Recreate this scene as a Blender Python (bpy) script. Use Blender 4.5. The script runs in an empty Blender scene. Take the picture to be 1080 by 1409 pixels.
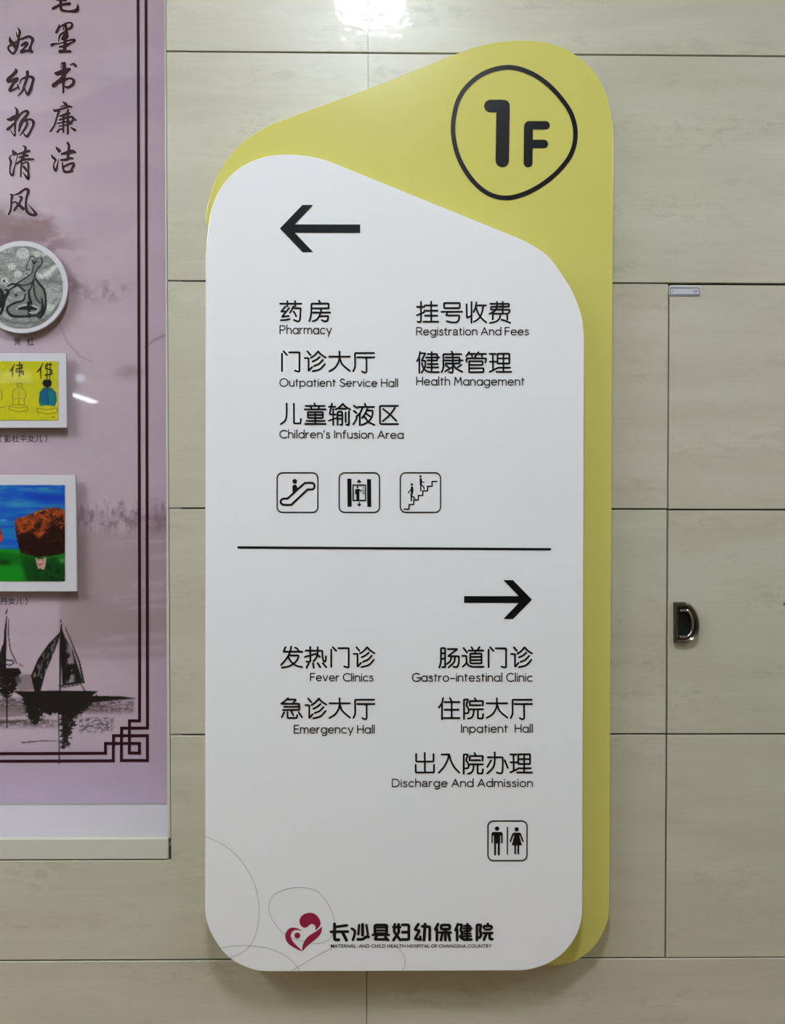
import bpy, math
import numpy as np
from mathutils import Vector

# ------------------------------------------------------------------ camera
SC = bpy.context.scene
COL = SC.collection
F, CX, CY = 1080.0, 540.0, 704.5            # focal length and centre for a 1080 x 1409 frame
YAW, PITCH, ROLL, DIST = -0.01092522, -0.01006293, -0.00173304, 1.03937542
ZC = 1.45                                    # height of the camera over the floor
ROW0 = ZC + 0.59382734                       # top joint of the tile wall
cyw, syw = math.cos(YAW), math.sin(YAW)
cpt, spt = math.cos(PITCH), math.sin(PITCH)
crl, srl = math.cos(ROLL), math.sin(ROLL)
RM = (np.array([[cyw, -syw, 0], [syw, cyw, 0], [0, 0, 1]])
      @ np.array([[1, 0, 0], [0, cpt, -spt], [0, spt, cpt]])
      @ np.array([[crl, 0, srl], [0, 1, 0], [-srl, 0, crl]]))


def W(x, y, Y=0.0):
    """measured photo point -> (X, Z) on the real plane that lies at depth Y (0 = face of the tiles)"""
    d = RM @ np.array([(x - CX) / F, 1.0, -(y - CY) / F])
    t = (DIST + Y) / d[1]
    return d[0] * t, d[2] * t + ZC


def WA(x, y, Y=0.0):
    x = np.asarray(x, float); y = np.asarray(y, float)
    a = (x - CX) / F; b = -(y - CY) / F
    d0 = RM[0, 0] * a + RM[0, 1] + RM[0, 2] * b
    d1 = RM[1, 0] * a + RM[1, 1] + RM[1, 2] * b
    d2 = RM[2, 0] * a + RM[2, 1] + RM[2, 2] * b
    t = (DIST + Y) / d1
    return d0 * t, d2 * t + ZC


cam_d = bpy.data.cameras.new('camera')
cam = bpy.data.objects.new('camera', cam_d)
COL.objects.link(cam)
cam_d.sensor_fit = 'VERTICAL'
cam_d.sensor_height = 36.0
cam_d.lens = 36.0 * F / 1409.0
cam_d.clip_start = 0.02
cx_, cy_, cz_ = RM[:, 0], RM[:, 1], RM[:, 2]
from mathutils import Matrix
cam.matrix_world = Matrix(((cx_[0], cz_[0], -cy_[0], 0), (cx_[1], cz_[1], -cy_[1], -DIST),
                           (cx_[2], cz_[2], -cy_[2], ZC), (0, 0, 0, 1)))
SC.camera = cam

# ------------------------------------------------------------------ world, exposure
wd = bpy.data.worlds.new('world'); SC.world = wd
wd.use_nodes = True
wd.node_tree.nodes['Background'].inputs[0].default_value = (0.8, 0.85, 1.0, 1)
wd.node_tree.nodes['Background'].inputs[1].default_value = 0.05
SC.view_settings.view_transform = 'Standard'
SC.view_settings.look = 'None'
SC.view_settings.gamma = 1.0
SC.view_settings.use_curve_mapping = False
SC.view_settings.exposure = 0.36

# lamps in the ceiling: (x, distance from the tiled wall, size x, size y, strength)
CEIL = 2.82
LAMPS = [(-0.036, 1.05, 0.165, 0.25, 128.0),
         (-1.75, 1.15, 0.30, 1.20, 30.0),
         (1.90, 1.15, 0.30, 0.90, 20.0),
         (-3.60, 1.15, 0.30, 1.20, 30.0),
         (2.55, 3.0, 0.30, 1.20, 8.0),  # added fill light, set where its mirror image falls out of view
         (-6.0, 4.0, 0.62, 0.62, 12.0),  # added unseen fill by the left wall, kept clear of mirrored view
         (-3.88, 8.84, 0.12, 0.95, 40.0)]
LAMP_COL = (0.91, 0.985, 1.06)

# ------------------------------------------------------------------ helpers


def s2l(c):
    return tuple(((v / 255) / 12.92 if v / 255 <= 0.04045 else ((v / 255 + 0.055) / 1.055) ** 2.4) for v in c)


def mat(name, rgb=None, rough=0.5, metal=0.0, spec=0.5, coat=0.0, lin=None, emit=None, strength=0):
    m = bpy.data.materials.new(name); m.use_nodes = True
    b = m.node_tree.nodes['Principled BSDF']
    c = lin if lin else s2l(rgb)
    b.inputs['Base Color'].default_value = (*c, 1)
    b.inputs['Roughness'].default_value = rough
    b.inputs['Metallic'].default_value = metal
    b.inputs['Specular IOR Level'].default_value = spec
    b.inputs['Coat Weight'].default_value = coat
    b.inputs['Coat Roughness'].default_value = 0.03
    if emit:
        b.inputs['Emission Color'].default_value = (*emit, 1)
        b.inputs['Emission Strength'].default_value = strength
    return m


def bsdf(m):
    return m.node_tree.nodes['Principled BSDF']


def obj(name, verts, faces, m, parent=None, smooth=False):
    root = parent
    while root is not None and root.parent is not None:
        root = root.parent
    off = np.array(root.location) if root is not None else np.zeros(3)
    v = np.asarray(verts, float) - off
    me = bpy.data.meshes.new(name)
    me.from_pydata([tuple(p) for p in v], [], [tuple(f) for f in faces])
    me.materials.append(m)
    if smooth:
        me.polygons.foreach_set('use_smooth', [True] * len(me.polygons))
    me.update()
    o = bpy.data.objects.new(name, me); COL.objects.link(o)
    if parent is not None:
        o.parent = parent
    return o


def empty(name, loc, label=None, cat=None, group=None, kind=None, parent=None):
    o = bpy.data.objects.new(name, None); COL.objects.link(o)
    o.location = loc; o.empty_display_size = 0.05
    tag(o, label, cat, group, kind)
    if parent is not None:
        o.parent = parent
    return o


def tag(o, label=None, cat=None, group=None, kind=None):
    if label: o['label'] = label
    if cat: o['category'] = cat
    if group: o['group'] = group
    if kind: o['kind'] = kind
    return o


def boxes(lst):
    V, Fc = [], []
    for x0, x1, y0, y1, z0, z1 in lst:
        b = len(V)
        V += [(x0, y0, z0), (x1, y0, z0), (x1, y1, z0), (x0, y1, z0), (x0, y0, z1), (x1, y0, z1), (x1, y1, z1), (x0, y1, z1)]
        Fc += [(b, b + 3, b + 2, b + 1), (b + 4, b + 5, b + 6, b + 7), (b, b + 1, b + 5, b + 4), (b + 1, b + 2, b + 6, b + 5),
               (b + 2, b + 3, b + 7, b + 6), (b + 3, b, b + 4, b + 7)]
    return V, Fc


def catmull(pts, n=8, closed=False):
    P = np.asarray(pts, float)
    if len(P) < 3:
        return P
    if closed:
        Q = np.vstack([P[-1], P, P[0], P[1]])
    else:
        Q = np.vstack([2 * P[0] - P[1], P, 2 * P[-1] - P[-2]])
    out = []
    for i in range(1, len(Q) - 2):
        p0, p1, p2, p3 = Q[i - 1], Q[i], Q[i + 1], Q[i + 2]
        for k in range(n):
            t = k / n
            out.append(0.5 * ((2 * p1) + (-p0 + p2) * t + (2 * p0 - 5 * p1 + 4 * p2 - p3) * t * t + (-p0 + 3 * p1 - 3 * p2 + p3) * t ** 3))
    if not closed:
        out.append(Q[-2])
    return np.array(out)


def area2(P):
    x, z = P[:, 0], P[:, 1]
    return np.sum(x * np.roll(z, -1) - np.roll(x, -1) * z)


def inset(P, d):
    """move a counter-clockwise outline inwards by d (mitred)"""
    a = np.roll(P, 1, 0); b = np.roll(P, -1, 0)
    e1 = P - a; e2 = b - P
    e1 /= np.linalg.norm(e1, axis=1)[:, None] + 1e-12; e2 /= np.linalg.norm(e2, axis=1)[:, None] + 1e-12
    n1 = np.stack([-e1[:, 1], e1[:, 0]], 1); n2 = np.stack([-e2[:, 1], e2[:, 0]], 1)
    n = n1 + n2
    l = np.maximum(np.sum(n * n1, axis=1), 0.3)
    return P + n / l[:, None] * d


def plate_mesh(P, yf, yb, bev):
    """P: outline (X,Z) -> solid plate, front at yf (towards the room, small y), back at yb"""
    P = np.asarray(P, float)
    if area2(P) < 0:
        P = P[::-1]
    n = len(P)
    rings = []
    for t in (0.0, 0.35, 1.0):
        a = t * math.pi / 2
        rings.append((inset(P, bev * (1 - math.sin(a))), yf + bev * (1 - math.cos(a))))
    rings.append((P, yb))
    V = []
    for R, y in rings:
        V += [(x, y, z) for x, z in R]
    Fc = [tuple(range(n))]
    for r in range(len(rings) - 1):
        for i in range(n):
            j = (i + 1) % n
            Fc.append((r * n + i, (r + 1) * n + i, (r + 1) * n + j, r * n + j))
    Fc.append(tuple(range((len(rings) - 1) * n + n - 1, (len(rings) - 1) * n - 1, -1)))
    return V, Fc


class Ink:
    """flat lettering: strokes and filled outlines in measured photo points, laid on the plane at depth Y"""

    def __init__(self, Y):
        self.Y = Y; self.V = []; self.F = []; self.k = 0

    def _add(self, P, F_):
        P = np.asarray(P, float)
        X, Z = WA(P[:, 0], P[:, 1], self.Y)
        b = len(self.V)
        y = self.Y - self.k * 1.5e-6
        self.k = (self.k + 1) % 60
        self.V += [(x, y, z) for x, z in zip(X, Z)]
        self.F += [tuple(b + i for i in f) for f in F_]

    def poly(self, P):
        P = np.asarray(P, float)
        if area2(P) > 0:                      # image y points down
            P = P[::-1]
        self._add(P, [tuple(range(len(P)))])

    def disc(self, x, y, r, ry=None, n=20):
        a = np.linspace(0, 2 * math.pi, n, endpoint=False)
        self.poly(np.stack([x + r * np.cos(a), y + (ry or r) * np.sin(a)], 1))

    def stroke(self, P, w, round_=True, closed=False):
        P = np.asarray(P, float)
        w = np.broadcast_to(np.asarray(w, float), (len(P),)).copy()
        keep = [0]
        for i in range(1, len(P)):
            if np.hypot(*(P[i] - P[keep[-1]])) > 1e-4:
                keep.append(i)
        P = P[keep]; w = w[keep]
        n = len(P)
        if n == 1:
            self.disc(P[0, 0], P[0, 1], w[0] / 2); return
        idx = [(i, i + 1) for i in range(n - 1)] + ([(n - 1, 0)] if closed else [])
        V, Fc = [], []
        for i, j in idx:
            d = P[j] - P[i]; L = np.hypot(*d)
            if L < 1e-6: continue
            d = d / L; nn = np.array([-d[1], d[0]])
            b = len(V)
            V += [P[i] + nn * w[i] / 2, P[j] + nn * w[j] / 2, P[j] - nn * w[j] / 2, P[i] - nn * w[i] / 2]
            Fc.append((b, b + 1, b + 2, b + 3))
        self._add(V, Fc)
        for i in range(n):
            if not round_ and not closed and i in (0, n - 1):
                continue
            if 0 < i < n - 1:
                a = P[i] - P[i - 1]; c = P[i + 1] - P[i]
                cosv = np.dot(a, c) / (np.hypot(*a) * np.hypot(*c) + 1e-9)
                if cosv > 0.995 and w[i] < 4: continue
            m = 10 if w[i] < 4 else 16
            an = np.linspace(0, 2 * math.pi, m, endpoint=False)
            self._add(np.stack([P[i, 0] + w[i] / 2 * np.cos(an), P[i, 1] - w[i] / 2 * np.sin(an)], 1), [tuple(range(m))])

    def glyph(self, data, ox, oy, sc, w):
        """data: strokes split by ';' - a leading ~ means a smooth curve through the points"""
        for s in data.split(';'):
            s = s.strip()
            if not s: continue
            sm = s[0] == '~'
            cl = s.endswith('*')
            s = s.strip('~* ')
            P = np.array([[float(a) for a in q.split(',')] for q in s.split()])
            if sm:
                P = catmull(P, 5)
            elif len(P) > 2:
                P = soften(P, cl, 16)
            P = P / sc + np.array([ox, oy])
            self.stroke(P, w, closed=cl)

    def build(self, name, m, parent):
        return obj(name, self.V, self.F, m, parent)


def soften(P, closed, r):
    """round the corners of a polyline a little"""
    n = len(P); out = []
    for i in range(n):
        if not closed and i in (0, n - 1):
            out.append(P[i]); continue
        a, b, c = P[i - 1], P[i], P[(i + 1) % n]
        la, lc = np.hypot(*(a - b)), np.hypot(*(c - b))
        if la < 1 or lc < 1:
            out.append(b); continue
        ra = min(r, la / 2.2); rc = min(r, lc / 2.2)
        p, q = b + (a - b) / la * ra, b + (c - b) / lc * rc
        out += [p, 0.25 * p + 0.5 * b + 0.25 * q, q]
    return np.array(out)


def font_ink(text, x0, x1, ybase, ytop, Y, bold=0.0, spacing=1.0):
    """Blender's own built-in font, fitted between x0..x1 with the capitals between ytop and ybase"""
    cu = bpy.data.curves.new('text', 'FONT'); cu.body = text; cu.size = 1.0; cu.resolution_u = 3
    cu.offset = bold; cu.space_character = spacing
    o = bpy.data.objects.new('text', cu); COL.objects.link(o)
    bpy.context.view_layer.update()
    dg = bpy.context.evaluated_depsgraph_get()
    me = bpy.data.meshes.new_from_object(o.evaluated_get(dg))
    v = np.zeros(len(me.vertices) * 3); me.vertices.foreach_get('co', v); v = v.reshape(-1, 3)
    fc = [tuple(p.vertices) for p in me.polygons]
    bpy.data.objects.remove(o); bpy.data.curves.remove(cu); bpy.data.meshes.remove(me)
    if not len(v):
        return [], []
    lo, hi = v[:, 0].min(), v[:, 0].max()
    if ybase is None:                         # CJK: fit the whole box
        raise ValueError
    if any(ord(ch) > 0x2e00 for ch in text):
        b0, t0 = v[:, 1].min(), v[:, 1].max()
    else:
        b0, t0 = 0.0, 0.682
    px = x0 + (v[:, 0] - lo) / (hi - lo) * (x1 - x0)
    py = ybase + (v[:, 1] - b0) / (t0 - b0) * (ytop - ybase)
    X, Z = WA(px, py, Y)
    return [(a, Y, c) for a, c in zip(X, Z)], fc


# ------------------------------------------------------------------ materials
def nodes(m):
    return m.node_tree.nodes, m.node_tree.links


def tile_material():
    m = mat('travertine tile', lin=(0.55, 0.51, 0.43), rough=0.42, spec=0.75, coat=0.55)
    N, L = nodes(m); b = bsdf(m)
    tc = N.new('ShaderNodeNewGeometry'); oi = N.new('ShaderNodeObjectInfo')
    vm = N.new('ShaderNodeVectorMath'); vm.operation = 'MULTIPLY_ADD'
    L.new(tc.outputs['Position'], vm.inputs[0]); vm.inputs[1].default_value = (1, 1, 1)
    cm = N.new('ShaderNodeCombineXYZ')
    mu = N.new('ShaderNodeMath'); mu.operation = 'MULTIPLY'; mu.inputs[1].default_value = 37.0
    L.new(oi.outputs['Random'], mu.inputs[0]); L.new(mu.outputs[0], cm.inputs[0]); L.new(mu.outputs[0], cm.inputs[2])
    L.new(cm.outputs[0], vm.inputs[2])

    def noise(scale, det, rough, sx, sz, dist=0.0):
        mp = N.new('ShaderNodeMapping'); mp.inputs['Scale'].default_value = (sx, 1, sz)
        L.new(vm.outputs[0], mp.inputs[0])
        n = N.new('ShaderNodeTexNoise'); n.inputs['Scale'].default_value = scale
        n.inputs['Detail'].default_value = det; n.inputs['Roughness'].default_value = rough
        n.inputs['Distortion'].default_value = dist
        L.new(mp.outputs[0], n.inputs['Vector'])
        return n.outputs['Fac']

    def ramp(src, p0, c0, p1, c1):
        r = N.new('ShaderNodeValToRGB'); L.new(src, r.inputs[0])
        r.color_ramp.elements[0].position = p0; r.color_ramp.elements[0].color = c0
        r.color_ramp.elements[1].position = p1; r.color_ramp.elements[1].color = c1
        return r.outputs[0]

    def mul(a, b_, f=1.0):
        x = N.new('ShaderNodeMix'); x.data_type = 'RGBA'; x.blend_type = 'MULTIPLY'; x.inputs[0].default_value = f
        L.new(a, x.inputs[6]); L.new(b_, x.inputs[7])
        return x.outputs[2]
    base = ramp(noise(3.0, 6, 0.6, 1.0, 6.0, 0.3), 0.36, (0.470, 0.446, 0.346, 1), 0.64, (0.530, 0.512, 0.410, 1))
    streak = ramp(noise(9.0, 5, 0.65, 0.8, 24.0, 0.2), 0.35, (0.975, 0.975, 0.975, 1), 0.6, (1.02, 1.02, 1.02, 1))
    crust = ramp(noise(38.0, 4, 0.7, 1.0, 2.2, 0.6), 0.36, (0.87, 0.87, 0.85, 1), 0.52, (1.02, 1.02, 1.02, 1))
    patch = ramp(noise(5.0, 2, 0.5, 1.0, 4.0), 0.46, (0, 0, 0, 1), 0.64, (1, 1, 1, 1))
    mx = N.new('ShaderNodeMix'); mx.data_type = 'RGBA'; L.new(patch, mx.inputs[0])
    mx.inputs[6].default_value = (1, 1, 1, 1); L.new(crust, mx.inputs[7])
    tint = ramp(noise(1.6, 2, 0.5, 1.0, 1.4), 0.42, (0.995, 1.005, 0.985, 1), 0.6, (1.01, 0.99, 0.99, 1))
    c = mul(mul(mul(base, streak), mx.outputs[2]), tint)
    L.new(c, b.inputs['Base Color'])
    b.inputs['Coat Roughness'].default_value = 0.06
    bp = N.new('ShaderNodeBump'); bp.inputs['Strength'].default_value = 0.06; bp.inputs['Distance'].default_value = 0.01
    L.new(noise(28.0, 2, 0.5, 1.0, 1.6), bp.inputs['Height'])
    L.new(bp.outputs[0], b.inputs['Normal']); L.new(bp.outputs[0], b.inputs['Coat Normal'])
    return m


M_TILE = tile_material()
M_GROUT = mat('grout', (74, 68, 52), 0.9)
M_DARK = mat('cabinet inside', (30, 28, 24), 0.9)
M_PLASTER = mat('plaster', (216, 212, 202), 0.7)
M_CEIL = mat('ceiling paint', (226, 226, 222), 0.8)
M_FLOOR = mat('floor stone', (150, 124, 84), 0.25)
M_WALLS = mat('far wall paint', (180, 174, 160), 0.6)
M_WHITE = mat('white lacquer', lin=(0.80, 0.805, 0.82), rough=0.13, spec=0.5)
M_YEL = mat('olive yellow lacquer', lin=(0.60, 0.56, 0.142), rough=0.2, spec=0.5)
M_INK = mat('black vinyl', (10, 11, 15), 0.35, spec=0.3)
M_INK2 = mat('small letter vinyl', (30, 31, 35), 0.4)
M_GREY = mat('pale grey line print', (176, 176, 170), 0.4)
M_LOGO = mat('crimson print', (150, 22, 66), 0.35)
M_SILL = mat('white sill board', (188, 184, 184), 0.4)
M_TRIM = mat('stone trim', lin=(0.56, 0.55, 0.46), rough=0.3)
M_FRAME = mat('white foam board', (202, 200, 204), 0.45)
M_FEDGE = mat('foam board edge', (190, 184, 184), 0.7)
M_MAROON = mat('maroon print', (44, 8, 20), 0.45, spec=0.2)
M_HALO = mat('pale halo print', (196, 178, 186), 0.3)
M_CAPT = mat('dark caption print', (60, 42, 50), 0.4)
M_METAL = mat('dark satin steel', (92, 90, 78), 0.28, 1.0)
M_METAL2 = mat('bright steel', (190, 190, 186), 0.16, 1.0)
M_CUP = mat('dark steel cup', (66, 66, 62), 0.35, 0.9)
M_PLATE = mat('grey white label', (196, 198, 206), 0.4)
M_LINE = mat('grey label line', (112, 112, 116), 0.4)
M_RED = mat('dark red print', (140, 20, 34), 0.4)
M_LAMPF = mat('lamp housing', (235, 235, 235), 0.4)

# ------------------------------------------------------------------ room shell
RX0, RX1, RY0 = -7.5, 3.2, -10.0
NX0, NX1 = -1.30, W(227.2, 700)[0]                 # the niche in the tiled wall
ND = 0.123                                         # its depth
NZ0 = W(120, 1154.0)[1]                            # top of its sill
NZ1 = ZC + 1.05
DX0 = W(918.2, 850)[0]; DX1 = DX0 + 0.76           # stone clad door
DZ1 = W(1000, 389.9)[1]; DZ0 = W(1000, 1319.6)[1]
GY = 0.0045                                        # grout lies this far behind the tile faces


def rects_minus(x0, x1, z0, z1, holes):
    xs = sorted({x0, x1, *[h[0] for h in holes], *[h[1] for h in holes]})
    zs = sorted({z0, z1, *[h[2] for h in holes], *[h[3] for h in holes]})
    out = []
    for a, b in zip(xs[:-1], xs[1:]):
        for c, d in zip(zs[:-1], zs[1:]):
            mx_, mz_ = (a + b) / 2, (c + d) / 2
            if any(h[0] < mx_ < h[1] and h[2] < mz_ < h[3] for h in holes):
                continue
            out.append((a, b, c, d))
    return out


holes = [(NX0, NX1 + 0.02, NZ0 - 0.012, NZ1), (DX0 - 0.0012, DX1 + 0.002, DZ0 - 0.001, DZ1 + 0.002)]
wall = empty('wall_back', (0, 0, 0), 'wall clad in pale beige travertine tiles with dark joints', None, None, 'structure')
V, Fc = boxes([(a, b, GY, 0.25, c, d) for a, b, c, d in rects_minus(RX0, RX1, 0.0, CEIL, holes)])
obj('grout_bed', V, Fc, M_GROUT, wall)
V, Fc = boxes([(NX0 - .01, NX1 + .06, ND, 0.25, NZ0 - .02, NZ1 + .01)])
obj('niche_back', V, Fc, M_PLASTER, wall)
V, Fc = boxes([(DX0 - .01, DX1 + .01, 0.06, 0.25, DZ0 - .01, DZ1 + .01)])
obj('cabinet_back', V, Fc, M_DARK, wall)

P3 = 0.30
rowz = {k: ROW0 - k * P3 for k in range(-3, 8)}
rowz[1] -= 0.0004; rowz[2] += 0.0002
GH, GV = 0.0021, 0.0007                            # joint widths: level and upright
SEAM = W(506.4, 10)[0]
def TX(z): return -0.2862 + (ROW0 - z) / 0.9 * 0.0040     # their cut edge runs a little askew
def LX(z): return -0.2886 + (ROW0 - z) / 1.0 * 0.0021
#                                # tiles start here beside the niche
LZ = W(120, 1183.0)[1]                             # top of the tiles under the sill


def tile(P, parent=wall, yf=0.0):
    V, Fc = plate_mesh(P, yf, 0.0065, BEV)
    return obj('tile', V, Fc, M_TILE, parent)


def rect(x0, x1, z0, z1):
    return [(x0, z0), (x1, z0), (x1, z1), (x0, z1)]


for k in range(-3, 7):
    zt = min(rowz[k] if k > -3 else 9, CEIL); zb = max(rowz[k + 1], 0.0)
    zt = min(rowz[k], CEIL)
    if zt <= zb: continue
    zt -= GH / 2; zb += GH / 2
    n0 = math.floor((RX0 - SEAM) / 0.8)
    n1 = math.ceil((RX1 - SEAM) / 0.8)
    for c in range(n0, n1):
        BEV = 0.00045 if k < 2 else 0.0009
        gv = 0.0001 if k < 2 else GV            # the upper courses are butted tighter
        a, b = max(SEAM + c * 0.8, RX0) + gv / 2, min(SEAM + (c + 1) * 0.8, RX1) - gv / 2
        if b - a < 0.02: continue
        # niche
        if k <= 3 and zt > LZ and zb < NZ1 and a < NX1 and b > NX0:
            if zb < LZ - 0.01:                     # the row that passes under the sill
                if b > NX1 + 0.01:
                    tile([(a, zb), (b, zb), (b, zt), (TX(zt), zt), (TX(LZ), LZ - 0.0012), (a, LZ - 0.0012)])
                elif a < NX0 - 0.01:
                    tile([(a, zb), (b, zb), (b, LZ - 0.0012), (NX0, LZ - 0.0012), (NX0, zt), (a, zt)])
                else:
                    tile(rect(a, b, zb, LZ - 0.0012))
            else:
                if b > NX1 + 0.01:
                    if zt > NZ1 + 0.01:
                        tile([(a, NZ1), (TX(NZ1), NZ1), (TX(zb), zb), (b, zb), (b, zt), (a, zt)])
                    else:
                        tile([(TX(zb), zb), (b, zb), (b, zt), (TX(zt), zt)])
                elif a < NX0 - 0.01:
                    if zt > NZ1 + 0.01:
                        tile([(a, zb), (NX0, zb), (NX0, NZ1), (b, NZ1), (b, zt), (a, zt)])
                    else:
                        tile(rect(a, NX0, zb, zt))
                elif zt > NZ1 + 0.01:
                    tile(rect(a, b, NZ1, zt))
            continue
        # door
        if zt <= DZ1 + 0.02 and zb >= DZ0 - 0.02 and a < DX1 and b > DX0:
            if a < DX0 - 0.01:
                tile(rect(a, DX0 - 0.0011, zb, zt))
            if b > DX1 + 0.01:
                tile(rect(DX1 + 0.002, b, zb, zt))
            continue
        tile(rect(a, b, zb, zt))

# niche trims: sill front, sill board, narrow upright strip at the edge
tr = W(231.6, 1170)[0]
P_ = rect(NX0, tr, LZ + 0.0004, NZ0)
V, Fc = plate_mesh(P_, -0.0005, 0.006, 0.0012)
tag(obj('trim_1', V, Fc, M_TRIM), 'beige stone strip along the front of the niche sill', None, None, 'structure')
V, Fc = boxes([(NX0, NX1 + .02, 0.0062, ND, LZ + 0.002, NZ0 - 0.0006)])
tag(obj('trim_2', V, Fc, M_SILL), 'white sill board in the bottom of the niche', None, None, 'structure')
V, Fc = plate_mesh([(LX(NZ0), NZ0 + 0.0006), (TX(NZ0) - 0.0007, NZ0 + 0.0006), (TX(NZ1) - 0.0005, NZ1), (LX(NZ1), NZ1)], -0.0004, 0.006, 0.0006)
tag(obj('trim_3', V, Fc, M_TRIM), 'thin pale strip down the right edge of the niche', None, None, 'structure')

# other sides of the room
V, Fc = boxes([(RX0, RX1, RY0, 0.25, -0.1, 0.0)]); tag(obj('floor', V, Fc, M_FLOOR), 'warm beige stone floor', None, None, 'structure')
V, Fc = boxes([(RX0, RX1, RY0, 0.25, CEIL, CEIL + .1)]); tag(obj('ceiling', V, Fc, M_CEIL), 'white painted ceiling', None, None, 'structure')
V, Fc = boxes([(RX0 - .1, RX0, RY0, 0.25, 0, CEIL)]); tag(obj('wall_left', V, Fc, M_WALLS), 'pale painted left wall', None, None, 'structure')
V, Fc = boxes([(RX1, RX1 + .1, RY0, 0.25, 0, CEIL)]); tag(obj('wall_right', V, Fc, M_WALLS), 'pale painted right wall', None, None, 'structure')
V, Fc = boxes([(RX0, RX1, RY0 - .1, RY0, 0, CEIL)]); tag(obj('wall_front', V, Fc, M_WALLS), 'pale painted wall across the room', None, None, 'structure')

# ceiling lights, some of them added as fill
WORDS = ['small ceiling light close above the wayfinding sign', 'long ceiling light above the left end of the niche',
         'long ceiling light to the right, above the stone clad door', 'long ceiling light at the far left along the tiled wall',
         'added long fill light on the ceiling beside the right wall, behind the viewer', 'added square fill light on the ceiling near the left wall of the hall',
         'farthest ceiling light, in the far left corner of the hall']
for (lx, ly, sx, sy, st), wd_ in zip(LAMPS, WORDS):
    r = empty('ceiling_light', (lx, -ly, CEIL), wd_, 'light', 'ceiling lights')
    z = CEIL
    e = 0.02
    V, Fc = boxes([(lx - sx / 2 - e, lx + sx / 2 + e, -ly - sy / 2 - e, -ly - sy / 2, z - 0.014, z),
                   (lx - sx / 2 - e, lx + sx / 2 + e, -ly + sy / 2, -ly + sy / 2 + e, z - 0.014, z),
                   (lx - sx / 2 - e, lx - sx / 2, -ly - sy / 2, -ly + sy / 2, z - 0.014, z),
                   (lx + sx / 2, lx + sx / 2 + e, -ly - sy / 2, -ly + sy / 2, z - 0.014, z)])
    obj('frame', V, Fc, M_LAMPF, r)
    ml = mat('lit diffuser', (255, 255, 255), 0.5, emit=LAMP_COL, strength=st)
    V, Fc = boxes([(lx - sx / 2, lx + sx / 2, -ly - sy / 2, -ly + sy / 2, z - 0.010, z - 0.001)])
    obj('diffuser', V, Fc, ml, r)

# small lit signs hanging at the far end of the hall, mirrored in the poster
for sx, sy, sz, w, h, col, lab in ((-3.20, -5.6, 2.545, 0.30, 0.12, (1, 1, 1), 'small white lit sign hanging from the ceiling in the far left of the hall'),
                                   (-2.65, -5.6, 2.545, 0.085, 0.085, (.75, .8, 1), 'tiny bluish lit sign hanging beside the small white lit sign')):
    r = empty('lit_sign', (sx, sy, sz), lab, 'sign')
    V, Fc = boxes([(sx - w / 2, sx + w / 2, sy - 0.03, sy, sz - h / 2, sz + h / 2), (sx - .004, sx + .004, sy - .02, sy - .01, sz + h / 2, CEIL)])
    obj('housing', V, Fc, M_LAMPF, r)
    V, Fc = boxes([(sx - w / 2 + .01, sx + w / 2 - .01, sy + 0.0002, sy + .003, sz - h / 2 + .01, sz + h / 2 - .01)])
    obj('lit_face', V, Fc, mat('lit sign face', (255, 255, 255), 0.5, emit=col, strength=9.0), r)

# ------------------------------------------------------------------ door: stone clad access door
door = empty('door_1', (DX0, 0, DZ0), 'flush access door clad in three beige travertine tiles, with a dark pull handle', None, None, 'structure')
V, Fc = boxes([(DX0 + 0.001, DX1 - 0.001, 0.02, 0.045, DZ0 + 0.001, DZ1 - 0.001)])
obj('door_panel', V, Fc, M_DARK, door)
zt0 = W(1000, 392.2)[1]; zj1 = W(1000, 701.4)[1]; zj2 = W(1000, 1010.4)[1]; zb0 = W(1000, 1317.2)[1]
for a, b in ((zj1 + GH / 2, zt0), (zj2 + GH / 2, zj1 - GH / 2), (zb0, zj2 - GH / 2)):
    V, Fc = plate_mesh(rect(DX0 + 0.0009, DX1 - 0.0015, a, b), 0.0, 0.0199, 0.0009)
    obj('tile', V, Fc, M_TILE, door)
V, Fc = boxes([(DX0 + 0.002, DX1 - 0.002, 0.0045, 0.0198, c - GH / 2, c + GH / 2) for c in (zj1, zj2)])
obj('joint_grout', V, Fc, M_GROUT, door)


def rs(P, n):
    """resample a closed outline to n evenly spaced points"""
    P = np.asarray(P, float); Q = np.vstack([P, P[0]])
    d = np.concatenate([[0], np.cumsum(np.hypot(*np.diff(Q, axis=0).T))])
    t = np.linspace(0, d[-1], n, endpoint=False)
    return np.stack([np.interp(t, d, Q[:, 0]), np.interp(t, d, Q[:, 1])], 1)


def hp(P):
    return [(920 + x / 16.58, 815 + y / 16.58) for x, y in P]


YF = -0.0085
arc_o = catmull([(400, 240), (520, 285), (620, 395), (690, 540), (724, 700), (722, 850), (690, 975), (625, 1070), (540, 1128), (430, 1162)], 5)
arc_i = catmull([(400, 330), (470, 365), (545, 450), (600, 570), (632, 700), (632, 840), (600, 950), (545, 1020), (480, 1060), (410, 1080)], 5)
outer = np.vstack([[(155, 240)], arc_o, [(155, 1165)]])
inner = np.vstack([[(235, 330)], arc_i, [(235, 1080)]])
oW = np.array([W(x, y, YF) for x, y in hp(outer)]); iW = np.array([W(x, y, YF) for x, y in hp(inner)])
n = len(oW)
cen = iW.mean(0)
mid = oW * 0.55 + iW * 0.45
rings = [(oW, -0.0002), (oW, -0.0045), (mid, YF), (iW, YF + 0.002), (cen + (iW - cen) * 0.93, -0.0014)]
V = [(x, y, z) for R, y in rings for x, z in R]
Fc = [(r * n + i, r * n + (i + 1) % n, (r + 1) * n + (i + 1) % n, (r + 1) * n + i) for r in range(3) for i in range(n)]
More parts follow.
